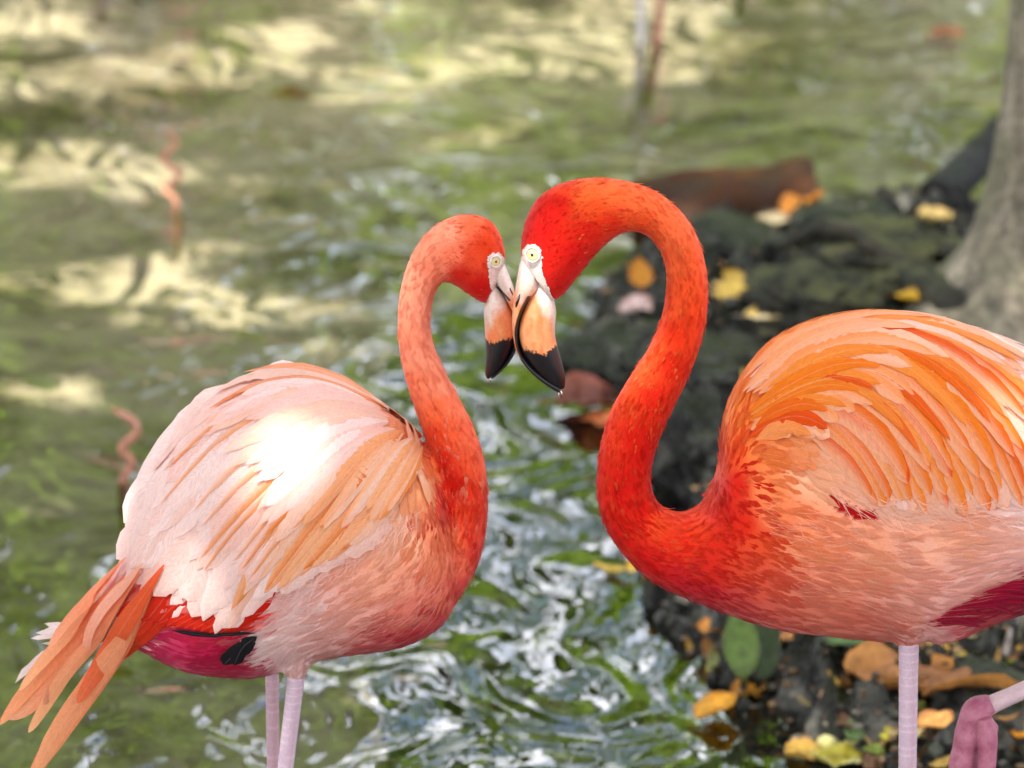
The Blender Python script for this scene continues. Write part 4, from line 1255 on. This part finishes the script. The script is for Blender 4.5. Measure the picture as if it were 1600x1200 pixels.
upL = [(783, 398, 762, 408, .010), (789, 414, 768, 425, .016), (797, 434, 776, 444, .0175), (804, 455, 788, 462, .0165), (809, 480, 799, 484, .015), (812, 505, 804, 508, .0135), (811, 530, 803, 532, .012), (804, 552, 795, 554, .010), (794, 568, 785, 570, .007), (779, 584, 774, 582, .004), (769, 592, 767, 588, .002)]
loL = [(772, 430, 762, 450, .011), (778, 445, 760, 470, .015), (789, 464, 756, 484, .0175), (799, 485, 757, 506, .018), (804, 508, 758, 528, .0175), (803, 532, 759, 549, .016), (795, 555, 758, 567, .013), (785, 571, 758, 581, .009), (774, 583, 759, 588, .005), (767, 589, 762, 592, .002)]
lineL = [(778, 449), (787, 459), (796, 469)]
def blackL(Q, nm):
    b_ = Q[:, 1] - np.interp(Q[:, 0], [755, 770, 785, 800, 815], [526, 535, 532, 528, 530])
    return b_, 1.7 - seg_dist(Q, lineL)
def orangeL(Q):
    return (Q[:, 1] - np.interp(Q[:, 0], [755, 775, 790, 805], [520, 488, 468, 450]))
bill(L, upL, loL, billcol(blackL, orangeL), lineL, 2)
# nostril slits
def nostril(B, pth, r_, Yoff):
    pts = [np.array(at(a, b_, B.Y + Yoff)) for a, b_ in pth]
    V, F = tube(pts, [r_ * 0.4, r_, r_, r_ * 0.4][:len(pts)], 8, 12)
    B.part('nostril', V, F, M['pupil'])
nostril(L, [(793, 447), (796, 451), (799, 456), (801, 461)], .0013, -.0135)

# ---------------------------------------------------------------- orange red flamingo (right)
YR = 0.0
foot = at(1418, 1200, YR)
Rb = Bird(YR, (foot.x, YR, bz(foot.x, YR)))
tag(Rb.root, 'vivid red necked flamingo with orange streaked back standing on the rocky bank', 'flamingo', 'flamingos touching bills')
neckR = [(815, 404, 858, 455, .015), (813, 388, 864, 470, .021), (816, 362, 876, 464, .0265), (825, 334, 892, 446, .031), (842, 308, 910, 424, .034), (870, 290, 927, 402, .034), (905, 280, 945, 383, .0335), (945, 279, 963, 368, .032),
         (990, 286, 987, 360, .0285), (1033, 304, 1010, 367, .0265), (1070, 337, 1028, 386, .0255), (1093, 377, 1038, 411, .0245), (1104, 421, 1041, 441, .0245), (1107, 466, 1038, 475, .0255), (1101, 511, 1029, 510, .027), (1089, 556, 1013, 545, .0285),
         (1071, 600, 991, 579, .030), (1051, 640, 969, 614, .031), (1033, 680, 949, 655, .032), (1022, 714, 937, 700, .0325), (1017, 745, 932, 745, .033), (1022, 776, 935, 790, .035), (1040, 797, 952, 835, .038), (1066, 804, 987, 880, .044), (1092, 796, 1032, 914, .053), (1111, 770, 1082, 935, .064),
         (1124, 722, 1130, 953, .077), (1133, 645, 1180, 970, .090), (1167, 577, 1230, 982, .102), (1217, 528, 1280, 987, .113), (1290, 499, 1330, 992, .120), (1370, 491, 1380, 996, .124), (1450, 497, 1430, 996, .125), (1530, 517, 1490, 988, .122), (1600, 545, 1550, 968, .115), (1680, 595, 1620, 945, .10), (1750, 665, 1700, 925, .08), (1810, 752, 1770, 915, .055), (1850, 830, 1830, 910, .03), (1880, 882, 1875, 908, .012)]
thighR = [(1340, 920, 1480, 920, .05, -.05), (1372, 965, 1460, 965, .035, -.05), (1396, 995, 1442, 993, .018, -.045), (1402, 1010, 1436, 1008, .0125, -.04)]
thighR2 = [(1560, 880, 1690, 860, .05, .03), (1600, 940, 1690, 930, .035, .03), (1650, 990, 1700, 985, .018, .03), (1665, 1010, 1695, 1008, .0125, .03)]
tuftR = [(1430, 930, 1470, 930, .03, -.02), (1440, 985, 1500, 950, .03, -.02), (1452, 1002, 1530, 970, .025, -.02), (1470, 1006, 1545, 978, .008, -.02)]
Rb.set_body([loft(neckR, YR, 170, 40), loft(thighR, YR, 20), loft(thighR2, YR, 20), loft(tuftR, YR, 20)])
colR = [(850, 350, 198, 8, 0), (830, 375, 196, 10, 0), (870, 320, 204, 16, 0), (900, 400, 198, 6, 0), (870, 450, 194, 10, 0), (920, 360, 206, 22, 2), (950, 350, 216, 40, 8), (880, 290, 222, 56, 16), (915, 300, 236, 96, 36), (950, 300, 238, 100, 42), (930, 325, 230, 74, 22), (1000, 320, 240, 98, 46), (1000, 345, 230, 70, 24), (1040, 330, 240, 100, 50), (1060, 370, 240, 100, 52), (1090, 400, 236, 84, 36), (1050, 410, 238, 92, 44), (1075, 450, 234, 76, 28), (1095, 480, 228, 60, 14), (1050, 480, 234, 76, 28),
        (1060, 520, 224, 46, 8), (1085, 530, 226, 54, 12), (1030, 540, 230, 66, 20), (1050, 570, 218, 32, 2), (1010, 580, 232, 70, 22), (1020, 620, 218, 30, 2), (980, 630, 230, 64, 18), (990, 680, 212, 18, 0), (955, 680, 224, 48, 10), (1010, 700, 208, 12, 0), (970, 760, 204, 8, 0), (945, 760, 216, 30, 4), (1000, 800, 210, 16, 0), (1030, 815, 230, 66, 22), (970, 840, 206, 12, 0), (1060, 850, 216, 36, 6), (1010, 880, 202, 12, 8),
        (1090, 820, 226, 56, 12), (1130, 800, 212, 20, 0), (1150, 760, 212, 22, 0), (1120, 850, 216, 32, 6), (1160, 820, 216, 34, 6), (1130, 720, 226, 66, 16), (1150, 700, 226, 74, 18), (1060, 915, 192, 14, 28), (1100, 930, 196, 24, 40), (1110, 890, 210, 34, 18), (1160, 880, 222, 66, 36), (1190, 910, 226, 96, 70), (1190, 850, 228, 84, 42), (1150, 950, 208, 66, 62), (1210, 800, 240, 140, 90), (1200, 760, 240, 130, 72), (1250, 850, 242, 158, 112),
        (1250, 930, 232, 138, 112), (1210, 968, 220, 104, 88), (1300, 900, 238, 160, 128), (1320, 980, 226, 128, 106), (1280, 960, 230, 136, 112), (1350, 860, 242, 176, 138), (1400, 910, 238, 176, 154), (1390, 985, 226, 140, 122), (1450, 860, 243, 190, 162), (1500, 900, 240, 194, 180), (1480, 830, 244, 186, 152), (1550, 840, 244, 200, 182), (1560, 890, 240, 200, 192), (1420, 960, 236, 180, 164), (1420, 1000, 230, 176, 170), (1470, 940, 240, 190, 180),
        (1150, 650, 238, 124, 44), (1140, 690, 232, 96, 26), (1180, 700, 238, 124, 58), (1220, 680, 245, 152, 92), (1300, 720, 247, 184, 148), (1260, 740, 246, 176, 134), (1250, 560, 240, 140, 62), (1180, 590, 240, 136, 60), (1400, 500, 245, 156, 100), (1300, 505, 242, 150, 84), (1500, 530, 248, 206, 186), (1590, 560, 248, 212, 198), (1450, 700, 248, 192, 154), (1400, 760, 247, 196, 166), (1560, 950, 166, 6, 52), (1590, 930, 170, 6, 56), (1600, 955, 160, 4, 50), (1530, 962, 170, 10, 52), (1500, 990, 212, 84, 92), (1530, 980, 208, 74, 88), (1460, 992, 238, 180, 176), (1470, 970, 236, 170, 168), (1590, 812, 246, 236, 236), (1640, 940, 170, 6, 56), (1700, 850, 246, 200, 180), (1800, 830, 244, 190, 170)]
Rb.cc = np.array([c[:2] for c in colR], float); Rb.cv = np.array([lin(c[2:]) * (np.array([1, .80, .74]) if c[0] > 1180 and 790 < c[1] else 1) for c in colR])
dirR = []
for i in range(25):
    a, b_ = neckR[i], neckR[i + 1]
    c0 = ((a[0] + a[2]) / 2, (a[1] + a[3]) / 2); c1 = ((b_[0] + b_[2]) / 2, (b_[1] + b_[3]) / 2)
    dx, dy = c1[0] - c0[0], c1[1] - c0[1]; h_ = math.hypot(dx, dy)
    sz = (11, 4) if i < 8 else (14, 4.4) if i < 21 else (21, 7)
    for k in (0.15, 0.5, 0.85):
        dirR.append((a[0] * k + a[2] * (1 - k), a[1] * k + a[3] * (1 - k), dx / h_, dy / h_, *sz))
dirR += [(1135, 690, .35, -.9, 26, 9), (1150, 640, .5, -.85, 34, 11), (1200, 570, .8, -.6, 44, 14), (1300, 510, 1, -.2, 56, 18), (1400, 500, 1, .05, 60, 20), (1550, 530, .95, .3, 64, 22), (1250, 650, .9, -.1, 44, 16), (1220, 700, .7, .3, 38, 15), (1330, 700, .7, .7, 56, 20), (1280, 750, .85, .5, 46, 16), (1450, 700, .5, .85, 60, 22), (1550, 700, .6, .8, 60, 22),
         (1150, 850, .95, .3, 30, 11), (1200, 800, .95, .1, 40, 15), (1200, 900, 1, .25, 34, 12), (1300, 880, 1, .05, 50, 15), (1450, 850, 1, -.05, 58, 15), (1550, 830, 1, 0, 56, 14), (1300, 960, 1, .15, 36, 12), (1400, 980, .95, .35, 40, 12), (1420, 1000, .2, 1, 18, 7), (1500, 920, .9, -.25, 50, 10), (1550, 940, .9, -.3, 44, 9), (1600, 950, .9, -.3, 44, 9), (1500, 985, .9, -.35, 40, 10), (1700, 800, .7, .7, 60, 20), (1680, 980, 0, 1, 20, 8)]
dr = np.array(dirR, float)
Rb.dc, Rb.dv, Rb.ds = dr[:, :2], dr[:, 2:4], dr[:, 4:6]
faceR = [[(806, 408), (816, 402), (819, 388), (828, 381), (842, 383), (848, 396), (848, 420), (854, 440), (866, 468), (872, 480), (872, 560), (790, 560), (796, 460)]]
Q = proj(Rb.V)
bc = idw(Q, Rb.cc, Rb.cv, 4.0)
slotR = [(1290, 776), (1302, 772), (1330, 790), (1350, 797), (1374, 800), (1372, 812), (1340, 812), (1308, 799)]
bc[in_poly(Q, slotR)] = lin((165, 2, 6))
Rb.mcol = lin((246, 122, 60)); Rb.mdark = lin((206, 14, 0))
Rb.mott = lambda q_: (0.15 if q_[0] < 900 and q_[1] < 480 else 0.6) if q_[1] < 700 else 0.28
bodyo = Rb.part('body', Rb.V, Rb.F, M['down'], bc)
Rb.plumage(29000, skip=faceR + [[(1250, 768), (1300, 768), (1345, 785), (1372, 798), (1366, 812), (1320, 806), (1260, 792)]], parent=bodyo)
face_skin(Rb, faceR[0])
wingR = covert_layer(Rb, 420, [(1135, 690), (1150, 620), (1200, 560), (1300, 510), (1400, 500), (1500, 520), (1580, 560), (1580, 720), (1500, 760), (1380, 770), (1290, 760), (1220, 720), (1180, 720)], 'wing')
del wingR['kind']
gR = [[(1165, 600), (1230, 535), (1350, 497), (1480, 508), (1600, 560), (1700, 640)],
      [(1165, 615), (1260, 540), (1390, 515), (1520, 560), (1620, 650), (1690, 740)],
      [(1170, 630), (1280, 560), (1400, 545), (1500, 610), (1570, 700), (1610, 790)],
      [(1175, 640), (1280, 580), (1380, 575), (1460, 640), (1520, 720), (1555, 800)],
      [(1180, 650), (1270, 600), (1350, 600), (1425, 655), (1475, 730), (1505, 800)],
      [(1180, 665), (1255, 622), (1325, 630), (1385, 680), (1425, 745), (1450, 800)],
      [(1175, 680), (1235, 645), (1295, 655), (1345, 700), (1380, 750), (1400, 795)],
      [(1172, 700), (1220, 675), (1265, 688), (1305, 720), (1335, 755), (1355, 790)]]
farR = []
OR2 = ((236, 124, 26), (240, 134, 40), (232, 104, 16), (238, 142, 56), (226, 80, 10))
PW = ((247, 196, 172), (246, 184, 152), (248, 208, 192), (246, 176, 138))
pl_ = lin((246, 178, 138))
Rb.tract(gR, [
    (0.0, 1.0, 34, 0.45, 1.0, 50, pick(*PW), .002, .004, dict(tip=.45, frayed=.05)),
    (0.0, 0.6, 18, 0.2, 0.75, 48, pick(*PW), .003, .005, dict(tip=.5, frayed=.05)),
    (0.22, 1.0, 18, 0.36, 0.96, 40, pick(*OR2), .004, .006, dict(tip=.75, frayed=.06, edge=pl_)),
    (0.12, 0.8, 13, 0.24, 0.84, 42, pick(*OR2), .005, .008, dict(tip=.75, frayed=.06, edge=pl_)),
    (0.2, 0.7, 6, 0.2, 0.7, 26, pick(*OR2), .006, .009, dict(tip=.75, frayed=.06)),
    (0.0, 1.0, 14, 0.06, 0.52, 40, pick((244, 160, 100), (247, 190, 156), (243, 150, 84), (240, 136, 54)), .006, .008, dict(tip=.6, frayed=.10, edge=pl_)),
    (0.3, 1.0, 9, 0.04, 0.42, 26, pick(*OR2, (243, 150, 84)), .007, .009, dict(tip=.7, frayed=.08)),
    (0.0, 0.25, 8, 0.1, 0.8, 30, pick((242, 146, 70), (247, 196, 168), (248, 212, 198)), .005, .008, dict(tip=.6, frayed=.08)),
], wingR, farR)
Rb.wisps([(1290, 750), (1400, 775), (1600, 790), (1600, 815), (1400, 812), (1310, 785)], 170, 40, 0.4, lin((250, 222, 208)), wingR)
Rb.wisps([(1180, 780), (1600, 815), (1600, 900), (1450, 960), (1250, 940)], 260, 36, 0.35, lin((248, 206, 188)), bodyo, .22, .08)
Rb.joined('far_wing', farR, Rb.root)
# red lining that shows in the slot under the wing, and magenta rear fringe
for i in range(26):
    x = 1480 + i * 6.5; y = 968 - i * 3.0 + random.uniform(-10, 10)
    v_, f_, c_, uv = Rb.big([(x - 30, y + 4), (x + 10, y - 4), (x + 48, y - 2 + random.uniform(-8, 14))], 13, lin((172, 4, 46)), lin((166, 4, 56)), .003, .006, n=8, yfall=-.08, frayed=.3)
    Rb.part('feather', v_, f_, M['feather'], c_, uv, wingR)
tl = None
for i in range(8):
    v_, f_, c_, uv = Rb.big([(1780, 800 + i * 9), (1840, 850 + i * 9), (1900, 910 + i * 10), (1960, 985 + i * 10)], 40, lin((241, 150, 108)), lin((243, 166, 120)), .003, .003, n=14, yfall=-.03 + i * .009)
    o = Rb.part('tail' if tl is None else 'feather', v_, f_, M['feather'], c_, uv, tl)
    tl = tl or o
Rb.eye(833.5, 397, 9.3, 13.6, (-0.05, 0, 0.05))
bill(Rb, upR, loR, billcol(blackR, orangeR), lineR, 5)
nostril(Rb, [(814, 458), (811, 465), (808, 473), (806, 480)], .0016, -.0155)
Rb.leg(1420, 1004, 1418, 1200, -.045, 31)
# raised leg: tarsus runs forward to the hanging foot
def raised_leg(B):
    yo = YR + 0.03
    A = np.array(at(1680, 1000, yo)); K = np.array(at(1735, 1012, yo)); Fp = np.array(at(1560, 1096, yo)); Ft = np.array(at(1535, 1108, yo))
    V, F = tube([np.array(at(1672, 985, yo)), A, np.array(at(1705, 1006, yo)), K, np.array(at(1722, 1026, yo)), np.array(at(1660, 1052, yo)), Fp, Ft], [.012, .0115, .012, .0145, .013, .0105, .0105, .014], 16, 80)
    lg = B.part('leg', V, F, M['leg'], lin((206, 176, 180)))
    pur = lin((184, 118, 134)); pur2 = lin((158, 82, 106))
    p1 = tube([np.array(at(a, b_, yo - .004)) for a, b_ in [(1550, 1099), (1527, 1110), (1517, 1130), (1513, 1150), (1508, 1170), (1504, 1192), (1499, 1215), (1494, 1240), (1488, 1268)]], [.011, .0165, .0155, .0168, .0150, .0160, .0140, .0145, .005], 18, 80)
    p2 = tube([np.array(at(a, b_, yo - .022)) for a, b_ in [(1538, 1122), (1542, 1145), (1543, 1180), (1538, 1225), (1530, 1260)]], [.009, .012, .011, .010, .004], 14, 50)
    p3 = tube([np.array(at(a, b_, yo + .012)) for a, b_ in [(1536, 1122), (1528, 1160), (1522, 1205), (1514, 1255)]], [.009, .012, .011, .004], 14, 40)
    p4 = tube([np.array(at(a, b_, yo - .01)) for a, b_ in [(1545, 1126), (1553, 1138), (1554, 1150)]], [.005, .0055, .002], 10, 20)
    V, F = remeshed([p1, p2, p3, p4], 0.0014, 3)
    V = V + np.stack([np.zeros(len(V)), -0.00022 * np.sin(V[:, 2] * 2600 + 60 * V[:, 0]), np.zeros(len(V))], -1)
    k = np.clip(np.array([fbm(v_[0] * 50, v_[1] * 50, v_[2] * 60, 3) for v_ in V]) * 0.7 + 0.5, 0, 1)[:, None]
    B.part('foot', V, F, M['leg'], pur * k + pur2 * (1 - k), parent=lg)
raised_leg(Rb)

# water drops at the bill tips
def drop(px, py, r_px, Y, label):
    P = at(px, py, Y); r_ = r_px / 1400
    V = []
    n, mm = 14, 16
    for i in range(n):
        a = i / (n - 1) * math.pi
        rr = r_ * math.sin(a) * (1 - 0.35 * (math.cos(a) + 1) / 2); zz = r_ * 1.3 * math.cos(a)
        for j in range(mm):
            th = 2 * math.pi * j / mm
            V.append((P.x + rr * math.cos(th), P.y + rr * math.sin(th), P.z + zz))
    F = [(i * mm + j, i * mm + (j + 1) % mm, (i + 1) * mm + (j + 1) % mm, (i + 1) * mm + j) for i in range(n - 1) for j in range(mm)]
    tag(obj('water_drop', V, F, M['drop'], origin=P), label, 'water drop', 'drops on the bill tips')
drop(875.5, 616, 4.6, YR, 'clear water drop hanging from the bill tip of the red necked flamingo')
drop(765, 594, 2.6, YL, 'tiny water drop on the bill tip of the pale pink flamingo')

# ================================================================== FALLEN LEAVES
def leaf(px, py, lpx, wpx, ang, col, label, name='fallen_leaf', curl=0.25, tilt=0.0, lobes=0, lift=0.006, edge=None, stem=True, under=False, fold=0.25, roll=0.0):
    P = gp(px, py, -0.12) if under else ground_pt(px, py)
    s_ = (P - CAM).length / SP
    Lm, Wm = lpx * s_, wpx * s_
    n, mm = 18, 9
    V, Cc = [], []
    c0 = lin(col); c1 = lin(edge) if edge is not None else c0 * np.array([0.55, 0.42, 0.35])
    tw = random.uniform(-.35, .35)
    sd = random.random() * 50
    for i in range(n):
        t_ = i / (n - 1)
        wv = math.sin(math.pi * t_ ** 0.85) ** 0.8 if not lobes else (0.55 + 0.45 * math.sin(t_ * math.pi * lobes) ** 2) * math.sin(math.pi * t_ ** 0.8) ** 0.5
        wv = max(wv, 0.02)
        for j in range(mm):
            u = j / (mm - 1) * 2 - 1
            jag = 1 + 0.08 * fbm(t_ * 6 + sd, u * 3, 1.0, 3)
            x = (t_ - 0.5) * Lm; y = u * wv * Wm / 2 * jag
            z = abs(u) * wv * Wm / 2 * fold + curl * Lm * (2 * t_ - 1) ** 2 * 0.5 + 0.09 * Wm * fbm(t_ * 3 + sd, u * 2, 4.0, 3) + tw * u * wv * Wm * (t_ - 0.5)
            V.append((x, y, z))
            e = min(1, abs(u) ** 3 * 0.8 + (0.6 if t_ > 0.93 else 0))
            vein = 0.85 if j == mm // 2 else 1
            Cc.append((c0 * (1 - e) + c1 * e) * vein * (1 + 0.18 * fbm(t_ * 5 + sd, u * 2, 8.0, 3)))
    F = [(i * mm + j, i * mm + j + 1, (i + 1) * mm + j + 1, (i + 1) * mm + j) for i in range(n - 1) for j in range(mm - 1)]
    if stem:
        k = len(V)
        for q_ in range(4):
            for (dy, dz) in ((0.012, 0), (-0.006, 0.01), (-0.006, -0.01)):
                V.append((-Lm / 2 - Lm * 0.09 * q_, dy * Wm, curl * Lm * 0.5 + dz * Wm)); Cc.append(c1 * 0.8)
        for q_ in range(3):
            for j in range(3):
                F.append((k + q_ * 3 + j, k + q_ * 3 + (j + 1) % 3, k + (q_ + 1) * 3 + (j + 1) % 3, k + (q_ + 1) * 3 + j))
    rot = Matrix.Rotation(R(ang), 3, 'Z') @ Matrix.Rotation(R(-tilt), 3, 'Y') @ Matrix.Rotation(R(roll), 3, 'X')
    V = np.array([rot @ Vector(v_) for v_ in V])
    # a sheet turned over into a thin solid
    nv = len(V)
    o = obj(name, V, F, M['litter'], col=np.array(Cc))
    zmin = V[:, 2].min()
    o.location = (P.x, P.y, P.z + lift - zmin * (0.5 if tilt == 0 and roll == 0 else 0.9))
    tag(o, label, 'leaf', 'fallen leaves')
    return o
YE = (226, 172, 40); OR = (222, 140, 30)
leaf(1000, 458, 54, 40, 100, (206, 136, 10), 'orange brown leaf propped upright inside the bend of the red neck', tilt=55, fold=.1)
leaf(1143, 474, 60, 64, 60, (222, 188, 84), 'crumpled pale yellow lobed leaf on dark rock right of the red neck', lobes=3, tilt=40, curl=.4)
leaf(1205, 504, 84, 80, 5, (224, 180, 50), 'long flat yellow leaf on the ledge above the orange shoulder', curl=.1, edge=(235, 225, 200))
leaf(1432, 474, 62, 66, -5, (226, 176, 20), 'bright yellow leaf at the foot of the grey trunk', curl=.35, tilt=12)
leaf(995, 492, 56, 70, 30, (206, 176, 170), 'pale pinkish dry leaf below the orange brown leaf', curl=.3, tilt=15)
leaf(1256, 338, 74, 80, 8, (232, 146, 20), 'glowing orange leaf at the end of the rusty sunken wood', curl=.3, tilt=22)
leaf(1205, 352, 62, 60, 4, (226, 206, 160), 'small cream leaf at the far rim of the bank under the orange leaf', curl=.1)
leaf(1462, 348, 58, 80, 25, (216, 186, 110), 'pale tan leaf below the dark cut log', curl=.2)
leaf(925, 640, 112, 150, 6, (104, 44, 20), 'large curled reddish brown leaf with pink rim at the water edge', curl=.12, edge=(176, 92, 72), fold=.35)
leaf(945, 668, 70, 90, -10, (226, 130, 70), 'orange underside of a wet leaf lying beneath the reddish brown leaf', curl=.1)
leaf(955, 898, 24, 60, 60, (232, 200, 90), 'small pale yellow leaf below the chest of the red necked flamingo', curl=.1)
leaf(988, 900, 32, 22, 75, (226, 186, 60), 'little yellow leaf standing on edge beside the chest', tilt=40)
leaf(1018, 908, 24, 50, 20, (232, 170, 20), 'tiny orange yellow leaf touching the outline of the chest')
leaf(1112, 990, 46, 60, -10, (226, 150, 50), 'narrow orange leaf on dark stone left of the green leaves', curl=.2)
leaf(1212, 1002, 56, 110, 15, (196, 130, 84), 'brown and orange dead leaf under the breast', curl=.3, edge=(226, 150, 30))
leaf(1156, 1068, 122, 60, 97, (92, 118, 44), 'broad green leaf standing upright by the water under the breast', tilt=62, fold=.15, curl=.15, lift=.0)
leaf(1194, 1072, 120, 52, 86, (48, 66, 24), 'dark green upright leaf leaning against the broad green leaf', tilt=66, fold=.15, curl=.1, lift=.0)
leaf(1172, 1092, 64, 60, 35, (232, 160, 40), 'orange yellow curled leaf below the green leaves', curl=.3, tilt=10, fold=.5)
leaf(1122, 1122, 84, 60, 35, (236, 170, 30), 'golden curled leaf at the water edge with its tip in the pond', curl=.3, tilt=15, fold=.6)
leaf(1333, 1160, 46, 30, 100, (118, 150, 92), 'small grey green teardrop leaf left of the standing leg', tilt=30, fold=.15)
leaf(1366, 1164, 34, 90, 10, (206, 176, 110), 'round beige leaf between green leaf and standing leg', fold=.1, curl=.1)
leaf(1392, 1160, 42, 36, 70, (206, 200, 30), 'lime yellow torn leaf touching the standing leg', tilt=25, lobes=2)
leaf(1256, 1188, 62, 90, 15, (200, 160, 60), 'mottled tan leaf floating at the rock edge', curl=.15)
leaf(1312, 1194, 92, 120, 8, (190, 176, 40), 'large yellow green wet leaf lying flat by the standing leg', curl=.12, edge=(226, 220, 160))
leaf(1365, 1182, 36, 50, 0, (120, 140, 40), 'olive leaf scrap between the larger wet leaves', curl=.05)
leaf(1472, 1085, 92, 330, 60, (160, 106, 60), 'big flat brown leaf with pale blotch right of the standing leg', curl=.1, edge=(190, 130, 60), fold=.12)
leaf(1463, 1142, 64, 66, 30, (224, 160, 80), 'tan orange leaf with a bright drop beside the standing leg', curl=.2, tilt=14)
leaf(1505, 1026, 108, 70, 8, (206, 170, 20), 'long yellow banana shaped leaf under the pink tuft', curl=.5, edge=(232, 220, 150))
leaf(1550, 1055, 58, 28, 62, (216, 176, 100), 'upright tan leaf between the twigs and the raised leg', tilt=38)
leaf(1524, 1070, 46, 70, 20, (130, 70, 30), 'dark rust leaf scrap next to the big brown leaf')
leaf(1597, 1155, 40, 40, 70, (226, 150, 20), 'orange leaf to the right of the raised foot', tilt=20)
leaf(1580, 1040, 70, 60, 10, (110, 150, 20), 'mossy bright green leaf above the raised leg', curl=.1)
leaf(1325, 1012, 90, 60, 30, (90, 120, 60), 'dull green leaf in the shadow below the belly', curl=.2)
leaf(1310, 1000, 30, 50, 0, (226, 210, 130), 'pale cream leaf edge just under the belly line')
leaf(1183, 548, 40, 50, 10, (206, 160, 20), 'small yellow leaf on the dark ledge left of the orange shoulder', curl=.1)
leaf(645, 1096, 76, 60, 4, (70, 66, 20), 'dark submerged leaf lying on the sunlit sand below the pale breast', name='sunken_leaf', under=True, curl=.05)
leaf(640, 1070, 60, 30, -20, (196, 140, 40), 'thin amber submerged leaf above the dark one on the sand', name='sunken_leaf', under=True, curl=.05)
leaf(455, 157, 70, 60, 4, (180, 90, 60), 'reddish sunken leaf in the shallows left of the pale patch', name='sunken_leaf', under=True, curl=.05)
leaf(1480, 60, 60, 60, 4, (150, 90, 60), 'brown floating leaf near the top of the grey trunk', name='floating_leaf', curl=.02)
leaf(180, 1062, 60, 50, 20, (150, 130, 20), 'olive sunken leaf beside the hanging tail plumes', name='sunken_leaf', under=True, curl=.02)

# twigs under the rear of the right bird
def twig(pxs, r_, label, m='darkbark'):
    pts = []
    for i, (a, b_) in enumerate(pxs):
        P = ground_pt(a, b_); pts.append((P.x, P.y, P.z + 0.008 + (0.012 if i % 2 else 0)))
    V, F = tube(pts, [r_] * len(pts), 8, len(pts) * 6)
    o = obj('twig', V, F, M[m], origin=pts[0])
    tag(o, label, 'twig', 'twigs on the bank')
twig([(1568, 1035), (1585, 1000), (1606, 960), (1625, 930)], .007, 'pale grey twig rising behind the magenta rump', 'palebark')
twig([(1590, 1010), (1600, 985), (1612, 950)], .004, 'thin twig next to the pale grey twig', 'bark')
twig([(1440, 1090), (1475, 1085), (1510, 1074)], .002, 'thin dark twig lying across the big brown leaf')
twig([(1555, 1130), (1580, 1165), (1600, 1190)], .003, 'dark twig right of the raised foot')
twig([(1000, 672), (1040, 660), (1080, 655)], .004, 'short brown twig at the water edge inside the neck bend', 'bark')

# pebbles and grit on the bank: nobody could count them
def grit():
    n = 4600
    px = rng.uniform(880, 1640, n); py = rng.uniform(350, 1230, n)
    Vs, Fs, Cs = [], [], []
    ico = bmesh.new(); bmesh.ops.create_icosphere(ico, subdivisions=1, radius=1)
    iv = np.array([v_.co[:] for v_ in ico.verts]); iff = [[v_.index for v_ in f.verts] for f in ico.faces]; ico.free()
    o_ = 0
    d = [gp(a, b_, 0.05) for a, b_ in zip(px, py)]
    X = np.array([q_.x for q_ in d]); Y = np.array([q_.y for q_ in d])
    Z = bank_z(X, Y); sd = bank_sd(X, Y)
    for i in range(n):
        if sd[i] < -0.05:
            continue
        r_ = random.uniform(0.0025, 0.009) * (1.9 if random.random() < 0.06 else 1)
        k = iv * np.array([r_ * random.uniform(.8, 1.6), r_ * random.uniform(.8, 1.6), r_ * 0.6]) * rng.uniform(0.75, 1.2, (len(iv), 1))
        Vs.append(k + np.array([X[i], Y[i], Z[i] + r_ * 0.2])); Fs += [[a + o_ for a in f] for f in iff]; o_ += len(iv)
        c = random.choice([(70, 66, 58), (140, 132, 118), (48, 44, 40), (160, 128, 90), (92, 70, 48), (60, 62, 44), (40, 38, 34), (110, 84, 50)])
        Cs.append(np.tile(lin(c) * random.uniform(.6, 1.2), (len(iv), 1)))
    o = obj('grit', np.concatenate(Vs), Fs, M['litter'], col=np.concatenate(Cs), smooth=False, kind='stuff')
    tag(o, 'scattered grit and leaf crumbs over the dark bank', 'grit')
grit()
def scraps():
    n = 330
    Vs, Fs, Cs = [], [], []
    o_ = 0
    for i in range(n):
        px_ = random.uniform(900, 1620); py_ = random.uniform(370, 1215) if random.random() < .5 else random.uniform(960, 1215)
        P = gp(px_, py_, 0.06)
        if float(bank_sd(np.array([P.x]), np.array([P.y]))[0]) < 0.02:
            continue
        z_ = bz(P.x, P.y)
        l_ = random.uniform(.012, .032); w_ = l_ * random.uniform(.35, .6)
        rot = Matrix.Rotation(random.uniform(0, 6.28), 3, 'Z') @ Matrix.Rotation(random.uniform(-.6, .6), 3, 'Y') @ Matrix.Rotation(random.uniform(-.6, .6), 3, 'X')
        cu = random.uniform(.1, .5)
        pr = []
        for t_ in (-1, -.5, 0, .5, 1):
            for u_ in (-1, 0, 1):
                pr.append(rot @ Vector((t_ * l_, u_ * w_ * (1 - t_ * t_) ** .6 + .0004 * u_, cu * l_ * t_ * t_ + abs(u_) * w_ * .3)))
        Vs.append(np.array([q_[:] for q_ in pr]) + np.array([P.x, P.y, z_ + .004]))
        for a in range(4):
            for b_ in range(2):
                k = o_ + a * 3 + b_
                Fs.append([k, k + 1, k + 4, k + 3])
        o_ += 15
        c = random.choice([(196, 150, 50), (150, 104, 52), (110, 74, 40), (210, 168, 70), (84, 58, 36), (176, 120, 46), (120, 124, 60), (206, 186, 130)])
        Cs.append(np.tile(lin(c) * random.uniform(.6, 1.1), (15, 1)))
    o = obj('leaf_litter', np.concatenate(Vs), Fs, M['litter'], col=np.concatenate(Cs), kind='stuff')
    tag(o, 'small curled leaf scraps strewn over the dark bank', 'leaf litter')
scraps()
